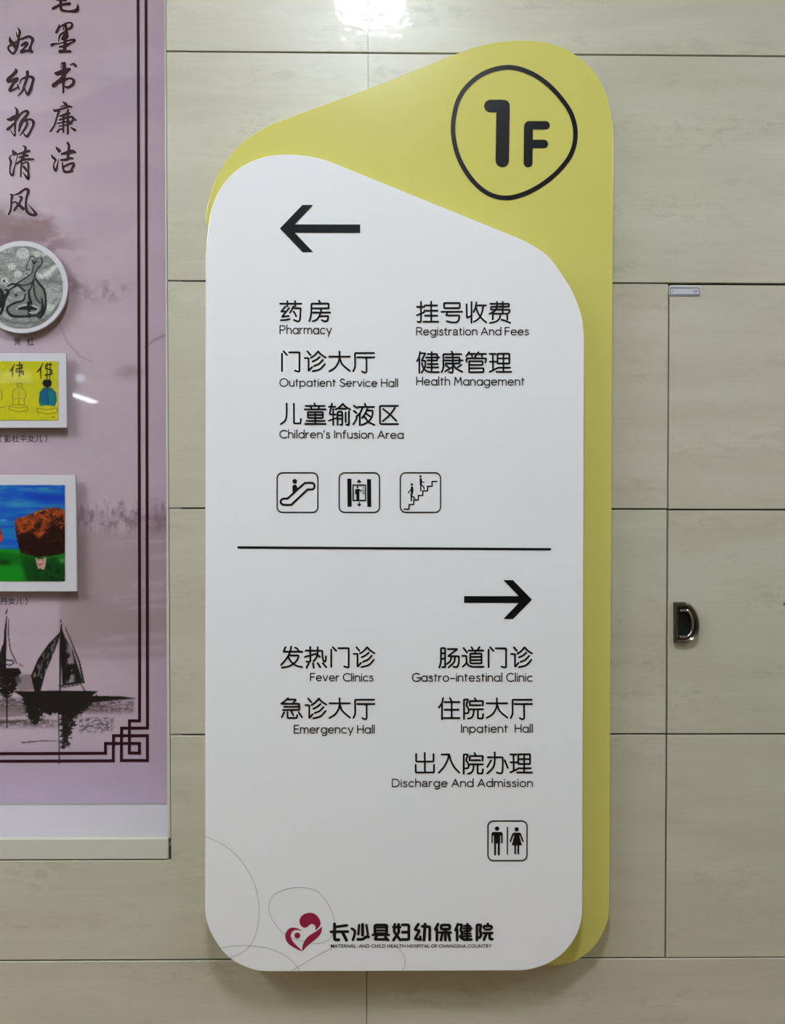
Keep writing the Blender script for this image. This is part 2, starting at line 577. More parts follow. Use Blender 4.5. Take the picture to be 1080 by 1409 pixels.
hd = obj('handle', V[:4 * n], Fc, M_METAL, door)
Vc = V[3 * n:]
Fc = [(i, (i + 1) % n, n + (i + 1) % n, n + i) for i in range(n)] + [tuple(range(n, 2 * n))]
obj('cup', Vc, Fc, M_CUP, hd)
# bail: a bent rod hinged at the straight side
path = catmull([(262, 425), (340, 412), (430, 415), (500, 470), (548, 590), (562, 720), (548, 860), (505, 970), (430, 1018), (340, 1022), (262, 1020)], 5)
pw = np.array([(W(*q, YF)[0], W(*q, YF)[1]) for q in hp(path)])
V, Fc = [], []
m8 = 8
for i, p in enumerate(pw):
    t = pw[min(i + 1, len(pw) - 1)] - pw[max(i - 1, 0)]
    t = t / np.hypot(*t); nrm = np.array([-t[1], t[0]])
    for k in range(m8):
        a = 2 * math.pi * k / m8
        q = p + nrm * math.cos(a) * 0.0021
        V.append((q[0], YF + 0.0022 + math.sin(a) * 0.0021, q[1]))
for i in range(len(pw) - 1):
    for k in range(m8):
        Fc.append((i * m8 + k, i * m8 + (k + 1) % m8, (i + 1) * m8 + (k + 1) % m8, (i + 1) * m8 + k))
Fc += [tuple(range(m8)), tuple(range((len(pw) - 1) * m8, len(pw) * m8))]
obj('bail', V, Fc, M_METAL2, hd, True)


def rrect(x0, y0, x1, y1, r, n=6):
    P = []
    for cx, cy, a0 in ((x1 - r, y0 + r, -90), (x1 - r, y1 - r, 0), (x0 + r, y1 - r, 90), (x0 + r, y0 + r, 180)):
        for k in range(n + 1):
            a = math.radians(a0 + 90 * k / n)
            P.append((cx + r * math.cos(a), cy + r * math.sin(a)))
    return np.array(P)


V, Fc = plate_mesh([W(*q, -0.0012) for q in rrect(920.2, 393.6, 963.6, 406.8, 3)], -0.0012, 0.0, 0.0002)
lp = tag(obj('label_plate', V, Fc, M_PLATE, door), 'small grey label plate with an outlined box')
i_ = Ink(-0.0016); i_.stroke(rrect(922.2, 396.0, 962.0, 405.3, 2.2), 1.2, closed=True)
i_.stroke([(926.6, 399.2), (925.2, 400.8), (926.6, 402.2)], 0.7); i_.stroke([(954.3, 399.6), (954.3, 401.9)], 0.8)
i_.stroke(rrect(956.2, 399.4, 958.6, 402.0, .4), 0.7, closed=True)
i_.build('outline', M_LINE, lp)
i_ = Ink(-0.0006); i_.stroke([(1078.2, 832.0), (1080.4, 831.0), (1083.5, 833.0)], [2.2, 3.6, 2.0]); i_.build('lettering', M_RED, door)

# ------------------------------------------------------------------ wayfinding sign
YB, YW = -0.020, -0.040                            # faces of the yellow board and of the white board
yel = [(285, 312), (282.6, 299), (285.6, 280), (292, 257.8), (301.7, 235.6), (315.6, 214.9), (332, 197), (351.7, 182.6),
       (371, 171.9), (398, 161.2), (426.7, 150.6), (460, 138.6), (493, 126.7), (526.7, 114), (560, 100.6), (589.6, 89), (610, 80.6), (631, 72.6), (645, 67.3), (660.7, 62.6),
       (675, 59.4), (690.4, 57.1), (714, 55.3), (737.8, 56.2), (758.5, 59.9), (776.3, 65.9), (791, 74.3), (805.9, 86), (823.7, 107),
       (834.6, 131), (841, 157.4), (843.8, 177), (844.2, 200)]
yel_tail = [(838.9, 1235), (838.2, 1259), (833.9, 1275), (824.8, 1293.5), (813, 1308), (799, 1318.6), (786, 1324.8), (770, 1328), (750, 1329)]
out = np.vstack([catmull(yel, 4), catmull(yel_tail, 5), [(380, 1329)], catmull([(345, 1320), (312, 1296), (296, 1262), (293, 1225)], 4), [(291, 400)]])
whi = [(282.6, 352), (284.0, 330), (286.6, 310), (290.8, 288), (298.9, 266), (310.3, 249), (326.7, 232.8), (346, 221.7), (368, 214.7),
       (390.6, 212.4), (415.6, 213.3), (437.8, 217.4), (460, 224.4), (482, 233.4)]
whi2 = [(700, 321.8), (717, 329), (738, 340.5), (757, 355), (774.6, 379), (786.3, 398), (795.4, 419), (800.8, 437), (803.3, 458), (803.8, 480)]
whi3 = [(801.4, 1240), (801.2, 1257), (799.6, 1269), (795.8, 1281), (789.7, 1293.5), (780.8, 1305.7), (770, 1316), (756, 1325), (739.8, 1331.6), (721.5, 1335.4), (705, 1336)]
whi4 = [(370, 1337.2), (353, 1335.8), (336.7, 1330.6), (320, 1321.7), (306, 1309), (293.6, 1291), (286.3, 1275), (282.6, 1261), (281.8, 1245)]
outw = np.vstack([catmull(whi, 4), catmull(whi2, 4), catmull(whi3, 4), catmull(whi4, 4)])
bx, bz = W(541, 1336, YW)
sign = empty('wayfinding_sign', (bx, 0, bz), 'tall white and olive yellow hospital direction sign board with rounded corners on the tiled wall', 'sign')
V, Fc = plate_mesh([W(x, y, YB) for x, y in out], YB, 0.0, 0.0012)
back = tag(obj('back_panel', V, Fc, M_YEL, sign), 'olive yellow rear board')
V, Fc = plate_mesh([W(x, y, YW) for x, y in outw], YW, YB + 0.0002, 0.0012)
front = tag(obj('front_panel', V, Fc, M_WHITE, sign), 'white front board')
YIB, YI = YB - 0.0005, YW - 0.0005

# 1F emblem
i_ = Ink(YIB)
ring = catmull([(699.3, 92.4), (726, 98.6), (749.6, 112.6), (770.4, 133.4), (786.2, 157.4), (791.8, 184), (787.0, 209), (771.9, 231.5),
                (749.6, 251.2), (723, 266), (696, 272.3), (671, 266), (649.6, 247.6), (632.3, 219.6), (624.2, 190), (624.2, 163.3), (631, 136.7), (646, 115.4), (669.6, 99)], 6, True)
i_.stroke(ring, 6.4, closed=True); i_.build('ring', M_INK, back)
i_ = Ink(YIB)


def c6(P):
    return [(560 + x / 3.375, 30 + y / 3.375) for x, y in P]


i_.stroke(c6([(387, 391), (440, 391)]), 17.4); i_.stroke(c6([(446, 400), (442, 644)]), 18.6)
i_.poly(c6([(430, 362), (457, 363), (470, 370), (477, 384), (477, 405), (415, 405), (415, 400)]))
i_.stroke(c6([(644, 480), (568, 480)]), 11.4); i_.stroke(c6([(564, 490), (562, 655)]), 12.4); i_.stroke(c6([(570, 567), (636, 567)]), 11.6)
i_.poly(c6([(570, 461), (555, 464), (545, 475), (543, 500), (585, 500), (600, 470)]))
i_.build('lettering', M_INK, back)

# arrows, divider
i_ = Ink(YI); i_.poly([(385, 314.3), (416, 282), (430.6, 282), (405.6, 308.7), (495.6, 308.9), (495.6, 320.4), (405.6, 320.2), (430.8, 346.8), (416.4, 346.8)]); i_.build('arrow', M_INK, front)
i_ = Ink(YI); i_.poly([(731.8, 825), (705.8, 798.2), (692.6, 798.2), (713.8, 820.2), (638.4, 820.2), (638.4, 829.4), (713.8, 829.5), (692.6, 851.6), (705.8, 851.6)]); i_.build('arrow', M_INK, front)
i_ = Ink(YI); i_.stroke([(328, 753.2), (756.8, 755.7)], 3.2); i_.build('divider_line', M_INK, front)

# Chinese lettering, stroke by stroke
G = {
 '药': ('380,408,13.5', '72,133 468,133;207,85 207,182;352,85 352,176;172,188 88,282 165,276;242,215 105,378 235,362;~85,440 170,436 250,420;~318,185 290,245 255,300;340,217 455,217 450,300 447,390;~447,385 435,445 400,463 330,436;~322,280 350,320 370,368'),
 '房': ('380,408,13.5', '795,75 820,125;975,219 975,130 655,130 652,300;~652,295 640,380 615,455;655,219 975,219;825,240 842,290;685,297 1000,297;~822,305 790,380 740,435 680,460;805,363 968,363 962,400;~964,390 955,435 915,463 845,438'),
 '挂': ('568,408,15', '85,213 238,213;168,108 168,490;~168,485 158,520 130,528 95,518;85,387 230,325;250,184 500,184;378,105 378,520;235,292 512,292;250,395 505,395;222,520 525,520'),
 '号': ('568,408,15', '645,133 968,133 968,238 645,238*;588,314 1020,314;715,325 688,390 958,390 957,430;~957,420 945,490 905,527 860,535 780,530 700,508'),
 '收': ('636,408,15', '90,160 95,442 175,405;190,112 190,545;~293,120 275,220 235,320;310,184 490,184;~430,195 415,300 370,415 310,480 240,522;~285,225 320,330 370,415 430,480 495,535'),
 '费': ('636,408,15', '580,150 962,150 962,212 595,212 590,272 978,272 972,330 945,345;~715,110 712,215 670,300 560,358;835,110 835,345;630,475 630,355 930,355 930,475;~785,388 770,450 700,515 570,547;~810,478 900,505 990,545'),
 '门': ('380,478,15', '120,130 120,490;152,80 222,158;268,102 482,102 480,450;~480,445 478,492 450,498 388,480'),
 '诊': ('380,478,15', '645,82 708,158;588,220 668,220 668,487 740,405;~715,215 790,165 865,82;~865,82 930,150 1018,208;~750,290 830,252 900,195;~780,382 880,340 962,258;~750,492 900,450 1005,340'),
 '大': ('448,478,15', '75,190 498,190;~285,85 285,200 262,310 190,420 75,492;~290,220 345,350 500,488'),
 '厅': ('448,478,15', '1000,116 605,116 608,300;~608,295 605,410 570,492;652,204 1005,204;842,204 845,450;~845,445 840,505 800,518 755,495'),
 '健': ('568,478,15', '~150,95 130,200 85,282;135,235 135,525;180,122 258,122 180,275 260,275 258,320;~258,310 250,400 180,520;~188,325 215,420 270,480 350,507 535,510;305,138 503,138 505,268 300,268;275,207 540,207;305,342 510,342;290,412 525,412;388,95 388,480'),
 '康': ('568,478,15', '800,85 822,130;1000,140 628,140 630,350;~630,345 628,430 595,508;675,207 962,207 965,330 675,330;660,268 1025,268;820,140 825,470;~825,460 822,515 795,522 745,508;680,365 740,412;795,415 665,495;1000,358 925,412;~840,370 900,440 1020,505'),
 '管': ('636,478,15', '142,95 82,182;135,133 275,133;190,138 205,190;335,100 262,190;330,135 490,135;395,140 410,188;272,190 282,222;85,295 88,226 492,226 490,260 478,310;142,285 418,285 420,362 142,362;142,285 142,512 440,510 438,430 142,430'),
 '理': ('636,478,15', '565,133 690,133;630,133 635,472;568,296 700,296;565,503 720,430;728,130 972,130 972,330 728,330*;728,228 972,228;850,130 850,500;735,418 985,418;705,505 1010,505'),
 '儿': ('380,549,15', '~215,95 217,250 212,360 180,450 95,518;365,97 368,503 500,503 512,412'),
 '童': ('380,549,15', '790,90 802,135;610,143 1000,143;710,155 732,205;885,155 870,205;590,214 1020,214;652,270 962,270 962,390 652,390*;652,328 962,328;805,270 808,510;625,452 1000,452;597,515 1022,515'),
 '输': ('446,549,9.818', '62,105 150,105;105,62 72,208 155,208;122,135 122,352;65,293 165,255;~155,142 205,112 250,65;~250,65 295,110 352,142;205,132 292,132;180,350 180,172 245,172 245,330;~245,325 240,350 215,345;180,220 245,220;180,268 245,268;290,180 290,310;335,165 335,330;~335,325 328,350 298,345'),
 '液': ('446,549,9.818', '400,90 445,122;400,160 438,190;~440,255 420,300 392,342;550,65 560,105;462,107 675,107;~520,112 485,190 435,235;482,200 482,352;~580,135 550,200 510,258;570,155 658,155 655,190;~656,182 640,250 590,310 510,350;565,195 620,235;~545,240 600,310 678,350'),
 '区': ('446,549,9.818', '995,93 752,93 755,338 1000,338;~795,135 885,205 975,295;~955,122 885,215 790,300'),
 '发': ('380,883,15', '190,112 150,205 535,205;~310,98 280,220 210,350 100,478;~395,120 435,145 460,185;265,283 465,283 455,320;~458,312 430,380 350,458 250,510 120,535;~250,310 290,390 350,455 430,500 535,522'),
 '热': ('380,883,15', '608,182 785,182;700,105 705,390;~705,385 690,415 625,408;592,312 720,275;800,185 952,185 955,310;~955,300 970,380 1002,412 1022,375 1025,300;~855,112 855,200 835,310 770,405;~735,275 800,250 850,270 905,315;672,450 625,535;762,445 775,540;855,440 910,528;962,440 1032,525'),
 '急': ('380,954,15', '245,100 180,160 105,212;245,128 408,128 350,200;110,216 475,216 475,340 140,342;165,278 475,278;165,390 115,492;232,385 235,508 425,508 435,445;310,365 355,455;465,390 530,492'),
 '肠': ('598,883,15', '~95,535 125,430 130,300;130,305 130,130 215,130 215,530 155,520;130,240 215,240;130,350 215,350;270,150 470,150 275,298 500,298 500,400;~500,390 495,450 470,512 430,525 385,512;~345,310 320,400 250,460;~420,305 400,420 290,530'),
 '道': ('598,883,15', '597,130 668,225;570,290 655,290 658,430;~658,425 630,470 580,515;~658,430 700,490 780,515 880,516 1010,515;760,110 790,165;925,110 890,165;695,182 1005,182;840,190 835,240;735,245 968,245 968,445 735,445*;735,312 968,312;735,378 968,378'),
 '住': ('598,954,15', '~175,98 150,200 85,292;152,235 152,535;315,98 350,165;200,180 515,180;205,338 495,338;352,180 352,510;192,510 515,510'),
 '院': ('598,954,15', '605,525 605,125 692,125 675,180;~678,172 655,240 690,300 705,360 690,405 635,412;825,98 860,155;725,250 728,158 1000,158 990,255;760,245 945,245;735,328 1000,328;~810,330 800,430 760,500 690,522;890,330 893,518 992,518 1000,430'),
 '出': ('564,1030,15', '128,112 128,268 487,268 487,112;305,90 308,490;118,335 120,492 497,492 497,335'),
 '入': ('564,1030,15', '650,122 812,122;~800,122 780,230 700,380 595,497;~812,122 850,260 920,390 1020,497'),
 '办': ('632,1030,10.19', '400,122 608,122 608,250;~608,245 602,330 575,348 525,335;~495,52 495,180 470,270 390,348;445,165 390,258;635,165 680,272'),
}


def zh(text, shifts):
    """one line of lettering; shifts: where a character was measured -> where it is repeated here"""
    i = Ink(YI)
    for ch in text:
        o_, data = G[ch]
        ox, oy, s = [float(v) for v in o_.split(',')]
        dx, dy = shifts.get(ch, (0, 0))
        i.glyph(data, ox + dx, oy + dy, s, 2.5)
    i.build('lettering', M_INK, front)


zh('药房', {})
zh('挂号收费', {})
zh('门诊大厅', {})
zh('健康管理', {})
zh('儿童输液区', {})
zh('发热门诊', {'门': (67.7, 407), '诊': (67.4, 407)})
zh('急诊大厅', {'诊': (1.0, 477.6), '大': (0.2, 477.0), '厅': (0.2, 477.0)})
zh('肠道门诊', {'门': (284.2, 407.2), '诊': (284.0, 407.2)})
zh('住院大厅', {'大': (216.6, 477.0), '厅': (216.8, 477.0)})
zh('出入院办理', {'院': (-0.3, 75.7), '理': (28.5, 551.2)})


# Latin lettering in a single line round hand: cap height 10, x-height 6.9
def arc(cx, cy, rx, ry, a0, a1, n=10):
    return [(cx + rx * math.cos(math.radians(a0 + (a1 - a0) * k / n)), cy + ry * math.sin(math.radians(a0 + (a1 - a0) * k / n))) for k in range(n + 1)]


XH = 6.9
bowl = lambda cx=3.0: arc(cx, 3.4, 3.0, 3.45, 0, 360, 18)
arch = lambda x, w: [(x, 4.0)] + arc(x + w / 2, 4.3, w / 2, 2.6, 180, 0, 8) + [(x + w, 0)]
LT = {
 'P': (6.0, [[(0, 0), (0, 10), (3.2, 10)] + arc(3.2, 7.3, 2.7, 2.7, 90, -90, 8) + [(0, 4.6)]]),
 'h': (5.0, [[(0, 0), (0, 10.6)], arch(0, 5.0)]),
 'a': (6.0, [bowl(), [(6, XH), (6, 0)]]),
 'r': (2.9, [[(0, 0), (0, XH)], [(0, 3.8), (0.5, 5.4), (1.5, 6.5), (2.9, 6.8)]]),
 'm': (8.6, [[(0, 0), (0, XH)], arch(0, 4.3), arch(4.3, 4.3)]),
 'c': (5.2, [arc(3.0, 3.4, 3.0, 3.45, 48, 312, 14)]),
 'y': (5.4, [[(0, XH), (2.8, 0.4)], [(5.4, XH), (1.9, -3.1)]]),
 'O': (9.4, [arc(4.7, 5.0, 4.7, 5.1, 0, 360, 24)]),
 'u': (5.0, [[(0, XH), (0, 2.6)] + arc(2.5, 2.6, 2.5, 2.6, 180, 360, 8) + [(5.0, XH), (5.0, 0)]]),
 't': (3.0, [[(1.2, 9.2), (1.2, 0)], [(0.1, 6.9), (3.0, 6.9)]]),
 'p': (6.0, [[(0, XH), (0, -3.1)], bowl()]),
 'i': (0.2, [[(0.1, 0), (0.1, XH)], [(0.1, 9.3), (0.1, 9.6)]]),
 'e': (5.9, [[(0.1, 3.6), (5.9, 3.6)] + arc(3.0, 3.4, 2.95, 3.45, 4, 315, 16)]),
 'n': (5.0, [[(0, 0), (0, XH)], arch(0, 5.0)]),
 'S': (5.6, [catmull([(5.2, 8.6), (3.9, 9.9), (1.9, 9.8), (0.6, 8.2), (1.3, 6.1), (3.2, 5.0), (5.2, 3.9), (5.6, 2.0), (4.2, 0.2), (1.9, 0.0), (0.1, 1.5)], 4)]),
 's': (4.0, [catmull([(3.7, 5.9), (2.3, 6.9), (0.8, 6.3), (0.7, 4.7), (2.2, 3.6), (3.8, 2.5), (3.6, 0.7), (1.9, -0.1), (0.1, 1.0)], 4)]),
 'v': (5.2, [[(0, XH), (2.6, 0), (5.2, XH)]]),
 'H': (6.4, [[(0, 0), (0, 10)], [(6.4, 0), (6.4, 10)], [(0, 5.2), (6.4, 5.2)]]),
 'l': (0.2, [[(0.1, 0), (0.1, 10.6)]]),
 'C': (7.6, [arc(4.6, 5.0, 4.6, 5.1, 48, 312, 16)]),
 'd': (6.0, [bowl(), [(6, 10.6), (6, 0)]]),
 "'": (0.6, [[(0.3, 10.2), (0.3, 7.8)]]),
 'I': (0.2, [[(0.1, 0), (0.1, 10)]]),
 'f': (3.4, [[(1.2, 0), (1.2, 8.4), (1.7, 9.8), (3.4, 10.2)], [(0, XH), (3.2, XH)]]),
 'A': (7.4, [[(0, 0), (3.7, 10), (7.4, 0)], [(1.4, 3.4), (6.0, 3.4)]]),
 'o': (6.0, [bowl()]),
 'g': (6.0, [bowl(), [(6, XH), (6, -0.8)] + arc(3.2, -0.8, 2.8, 2.3, 0, -140, 8)]),
 'F': (4.8, [[(0, 0), (0, 10), (4.8, 10)], [(0, 5.2), (4.4, 5.2)]]),
 'M': (8.0, [[(0, 0), (1.0, 10), (4.0, 3.2), (7.0, 10), (8.0, 0)]]),
 'E': (5.0, [[(5.0, 0), (0, 0), (0, 10), (5.0, 10)], [(0, 5.2), (4.6, 5.2)]]),
 'G': (8.4, [arc(4.7, 5.0, 4.7, 5.1, 48, 340, 16) + [(9.0, 4.6), (5.2, 4.6)]]),
 '-': (4.6, [[(0, 3.6), (4.6, 3.6)]]),
 ' ': (1.3, []),
 'R': (6.2, [[(0, 0), (0, 10), (3.6, 10)] + arc(3.6, 7.4, 2.5, 2.6, 90, -90, 8) + [(0, 4.8)], [(3.2, 4.8), (6.2, 0)]]),
 'D': (7.2, [[(0, 0), (0, 10), (3.0, 10)] + arc(3.0, 5.0, 4.2, 5.0, 90, -90, 12) + [(0, 0)]]),
}


SANS = dict(LT)
SANS['a'] = (5.2, [catmull([(0.4, 5.4), (1.2, 6.8), (2.8, 7.1), (4.3, 6.4), (4.6, 4.9)], 3).tolist() + [(4.6, 1.4), (5.2, 0)],
                   catmull([(4.6, 4.2), (2.4, 3.8), (0.6, 3.1), (0.2, 1.5), (1.4, 0.1), (3.2, 0.4), (4.6, 2.0)], 3)])
SANS['t'] = (2.8, [[(1.1, 9.0), (1.1, 1.0), (1.6, 0.1), (2.8, 0.1)], [(0, 7.0), (2.7, 7.0)]])
SANS[' '] = (1.0, [])


def latin(text, x0, x1, ybase, ytop, drop=0.0, w=1.5, LT=LT):
    """drop: how far the line sinks from left to right in the photo"""
    tot, pos = 0.0, []
    gap = 2.0
    for ch in text:
        pos.append(tot); tot += LT[ch][0] + gap
    tot -= gap
    i = Ink(YI)
    sx = (x1 - x0) / tot; sy = (ybase - ytop) / 10.0
    for ch, p in zip(text, pos):
        for s in LT[ch][1]:
            P = np.array([(x0 + (p + a) * sx, ybase - b * sy) for a, b in s])
            P[:, 1] += (P[:, 0] - x0) / (x1 - x0) * drop
            i.stroke(P, w)
    i.build('lettering', M_INK2, front)


latin('Pharmacy', 385.2, 455.8, 459.2, 448.2)
latin('Outpatient Service Hall', 385.0, 547.0, 531.4, 521.2, 0.6)
latin('Health Management', 573.4, 721.2, 529.8, 519.0, 0.4)
latin("Children's Infusion Area", 385.0, 554.8, 602.4, 592.2, 0.8)
latin('Fever Clinics', 427.2, 513.2, 936.8, 926.6, 0.3)
latin('Emergency Hall', 404.8, 515.0, 1008.6, 998.0, 0.2)
latin('Gastro-intestinal Clinic', 567.3, 732.2, 937.4, 926.6)
latin('Inpatient  Hall', 634.8, 732.4, 1007.6, 997.0)
for txt, a, b, yb, yt in (('Registration And Fees', 573.0, 727.0, 460.9, 450.7), ('Discharge And Admission', 539.8, 732.4, 1082.4, 1072.2)):
    latin(txt, a, b, yb, yt, LT=SANS)

# pictograms


def sc_(P, ox, oy, s=15.88):
    return [(ox + x / s, oy + y / s) for x, y in P]


def pic_box(i, ox, oy, x0, y0, x1, y1):
    i.stroke(sc_(rrect(x0, y0, x1, y1, 118), ox, oy), 1.75, closed=True)


ox, oy = 376, 645
i_ = Ink(YI); pic_box(i_, ox, oy, 84, 88, 974, 953)
esc = [(235, 650), (312, 650), (500, 478), (690, 308), (850, 308)] + [(850 + 50 * math.sin(a), 380 - 71 * math.cos(a)) for a in np.linspace(0.2, 2.94, 8)] + \
      [(850, 451), (748, 451), (560, 630), (392, 788), (235, 788)] + [(235 - 75 * math.sin(a), 719 + 69 * math.cos(a)) for a in np.linspace(0.2, 2.94, 8)]
i_.stroke(sc_(esc, ox, oy), 2.7, closed=True)
i_.disc(ox + 468 / 15.88, oy + 275 / 15.88, 3.2)
i_.poly(sc_([(420, 535), (417, 392), (432, 358), (468, 343), (503, 358), (522, 392), (535, 430), (460, 520)], ox, oy))
tag(i_.build('pictogram', M_INK, front), 'escalator symbol')
ox = 461
i_ = Ink(YI); pic_box(i_, ox, oy, 90, 88, 971, 953)
i_.poly(sc_([(266, 215), (356, 215), (362, 825), (272, 825)], ox, oy)); i_.poly(sc_([(697, 228), (785, 228), (792, 830), (703, 830)], ox, oy))
i_.stroke(sc_([(393, 355), (664, 355), (666, 690), (396, 690)], ox, oy), 1.8, closed=True)
i_.stroke(sc_([(523, 250), (523, 318)], ox, oy), 1.7, False); i_.poly(sc_([(523, 232), (578, 285), (560, 298), (523, 268), (486, 298), (470, 285)], ox, oy))
i_.stroke(sc_([(529, 728), (529, 800)], ox, oy), 1.7, False); i_.poly(sc_([(530, 828), (580, 775), (563, 762), (530, 790), (497, 762), (478, 775)], ox, oy))
i_.disc(ox + 488 / 15.88, oy + 403 / 15.88, 1.4)
i_.poly(sc_([(455, 440), (530, 440), (530, 690), (466, 690), (466, 560), (452, 560)], ox, oy)); i_.stroke(sc_([(452, 458), (450, 545)], ox, oy), 1.5)
i_.stroke(sc_([(528, 455), (565, 490), (590, 462)], ox, oy), 1.2)
for k, yy in enumerate((405, 428, 460, 485, 510, 532, 548)):
    i_.stroke(sc_([(612 if k % 2 else 606, yy), (630, yy)], ox, oy), 0.75)
tag(i_.build('pictogram', M_INK, front), 'lift symbol')
ox = 545
i_ = Ink(YI); pic_box(i_, ox, oy, 92, 88, 971, 953)
st = [(172, 882), (282, 882), (283, 783), (382, 783), (384, 683), (482, 683), (484, 583), (583, 583), (585, 482), (685, 482), (685, 382), (785, 382), (785, 278), (893, 278)]
i_.stroke(sc_(st, ox, oy), 1.75)
for hx, hy, k in ((342, 342, 1), (531, 167, 0)):
    i_.disc(ox + hx / 15.88, oy + hy / 15.88, 1.65)
for P, w in (([(345, 405), (350, 470), (345, 545)], [3, 3.8, 2.6]), ([(322, 455), (262, 530)], 1.4), ([(330, 550), (332, 702)], 2.0), ([(350, 590), (412, 650)], 1.6),
             ([(537, 222), (542, 280), (538, 345)], [2.6, 3.4, 2.6]), ([(565, 275), (612, 302)], 1.2), ([(537, 345), (540, 488)], 1.7), ([(552, 350), (600, 392), (612, 442)], 1.6)):
    i_.stroke(sc_(P, ox, oy), w)
tag(i_.build('pictogram', M_INK, front), 'stairs symbol')
ox, oy = 664, 1123
i_ = Ink(YI); pic_box(i_, ox, oy, 117, 105, 970, 972)
i_.disc(ox + 315 / 15.88, oy + 272 / 15.88, 3.0)
i_.poly(sc_([(232, 344), (400, 344), (430, 358), (438, 385), (438, 425), (384, 425), (380, 600), (250, 600), (244, 425), (192, 425), (192, 380), (205, 355)], ox, oy))
i_.stroke(sc_([(207, 390), (207, 578)], ox, oy), 1.9); i_.stroke(sc_([(421, 390), (421, 578)], ox, oy), 2.2)
i_.stroke(sc_([(272, 590), (272, 838)], ox, oy), 2.8); i_.stroke(sc_([(353, 590), (353, 838)], ox, oy), 2.8)
i_.stroke(sc_([(541, 238), (541, 832)], ox, oy), 1.7)
i_.disc(ox + 743 / 15.88, oy + 287 / 15.88, 2.9)
i_.poly(sc_([(672, 358), (812, 358), (806, 450), (860, 637), (633, 637), (688, 450)], ox, oy))
i_.stroke(sc_([(668, 385), (607, 552)], ox, oy), 2.3); i_.stroke(sc_([(820, 385), (880, 548)], ox, oy), 2.3)
i_.stroke(sc_([(712, 630), (712, 818)], ox, oy), 2.5); i_.stroke(sc_([(779, 630), (779, 818)], ox, oy), 2.5)
tag(i_.build('pictogram', M_INK, front), 'toilet symbol of a man and a woman')

# pale line drawing in the lower corner
for cl, P in ((0, [(45, 75), (130, 115), (210, 180), (270, 270), (300, 350), (311, 440), (300, 540), (270, 610), (220, 655), (160, 678)]),
              (1, [(510, 328), (590, 342), (640, 390), (672, 450), (687, 510), (680, 555), (650, 590), (600, 606), (540, 597), (480, 580), (430, 555), (385, 500), (362, 450), (362, 405), (385, 365), (440, 338)]),
              (0, [(112, 629), (190, 617), (270, 617), (360, 630), (440, 665), (490, 710), (510, 740)]),
              (0, [(475, 740), (540, 700), (620, 655), (680, 625)]),
              (0, [(1005, 630), (1030, 670), (1033, 710), (1022, 738)])):
    P = catmull(P, 6, bool(cl))
    i_ = Ink(YW - 0.0003)
    i_.stroke([(270 + x / 3.6, 1130 + y / 3.6) for x, y in P], 0.9, closed=bool(cl))
    i_.build('line_drawing', M_GREY, front)

# logo and hospital name
i_ = Ink(YI)


def lg(P, cl=True):
    return [(386 + x / 16.875, 1250 + y / 16.875) for x, y in (catmull(P, 5, True) if cl else P)]


i_.poly(lg([(690, 100), (800, 130), (880, 210), (922, 300), (928, 370), (890, 435), (825, 492), (804, 485), (812, 440), (790, 388), (740, 362), (685, 370), (630, 420), (570, 448), (500, 425), (450, 360), (440, 280), (470, 200), (540, 135), (610, 110)]))
o_ = catmull([(505, 522), (430, 478), (300, 442), (200, 468), (130, 550), (108, 640), (130, 740), (190, 825), (300, 900), (400, 955), (490, 992)], 5)
n_ = catmull([(492, 972), (400, 890), (300, 785), (245, 690), (240, 610), (270, 540), (330, 502), (400, 497), (503, 524)], 5)
i_.poly(lg(np.vstack([o_, n_]), False))
o_ = catmull([(955, 425), (870, 500), (760, 570), (640, 650), (560, 750), (510, 870), (497, 992)], 5)
n_ = catmull([(505, 990), (580, 910), (700, 800), (850, 680), (920, 600), (955, 520), (962, 430)], 5)
i_.poly(lg(np.vstack([o_, n_]), False))
i_.disc(386 + 390 / 16.875, 1250 + 628 / 16.875, 4.1)
tag(i_.build('logo', M_LOGO, front), 'crimson heart shaped logo of a parent and child')
i_ = Ink(YI)
B1 = [('92,84 92,280 145,280', 3.5), ('98,120 246,102', 3.0), ('50,181 258,179', 3.2), ('190,185 240,285', 3.6),
      ('~305,142 340,165 342,210 320,282', 3.0), ('397,97 387,212', 2.7), ('440,90 440,222', 3.6), ('487,97 505,212', 2.6), ('~380,275 440,272 490,240 512,244', 3.4),
      ('592,97 738,97 738,205 592,205*', 3.2), ('592,130 738,130', 2.0), ('592,165 738,165', 2.2), ('564,219 766,219', 2.6), ('618,228 588,275 742,275', 3.0), ('722,245 755,284', 3.0),
      ('838,88 830,180 905,282', 3.2), ('885,88 888,185 822,284', 3.2), ('820,122 905,122', 3.0), ('932,94 1012,94 1012,278 932,274', 3.2), ('932,185 1012,185', 3.2)]
B2 = [('95,86 50,155 112,165 52,268 122,278', 3.2), ('118,238 126,282', 2.6), ('145,114 236,118 236,282', 3.4), ('178,86 165,284', 3.6),
      ('338,86 305,150', 3.4), ('325,152 325,284', 3.4), ('377,97 485,97 485,148 377,148*', 3.2), ('358,190 498,190', 2.8), ('430,160 430,284', 3.2), ('390,215 375,284', 3.2), ('470,215 485,284', 3.4),
      ('585,86 555,160', 3.2), ('575,152 575,284', 3.2), ('612,92 634,92 618,170 638,178 622,255', 3.0), ('612,235 655,278 752,277', 3.2), ('662,106 738,106 738,172 662,172', 2.2), ('656,138 755,138', 2.2),
      ('656,204 742,204', 2.0), ('652,236 748,236', 2.2), ('702,84 702,262', 3.0),
      ('820,284 820,94 872,94 858,160 874,228 852,252', 3.2), ('955,82 955,104', 3.0), ('905,132 905,110 1004,110 1004,132', 2.8), ('922,152 990,152', 2.4), ('898,196 1012,196', 2.6), ('938,198 908,280', 3.2), ('978,198 978,272 1012,272', 3.2)]
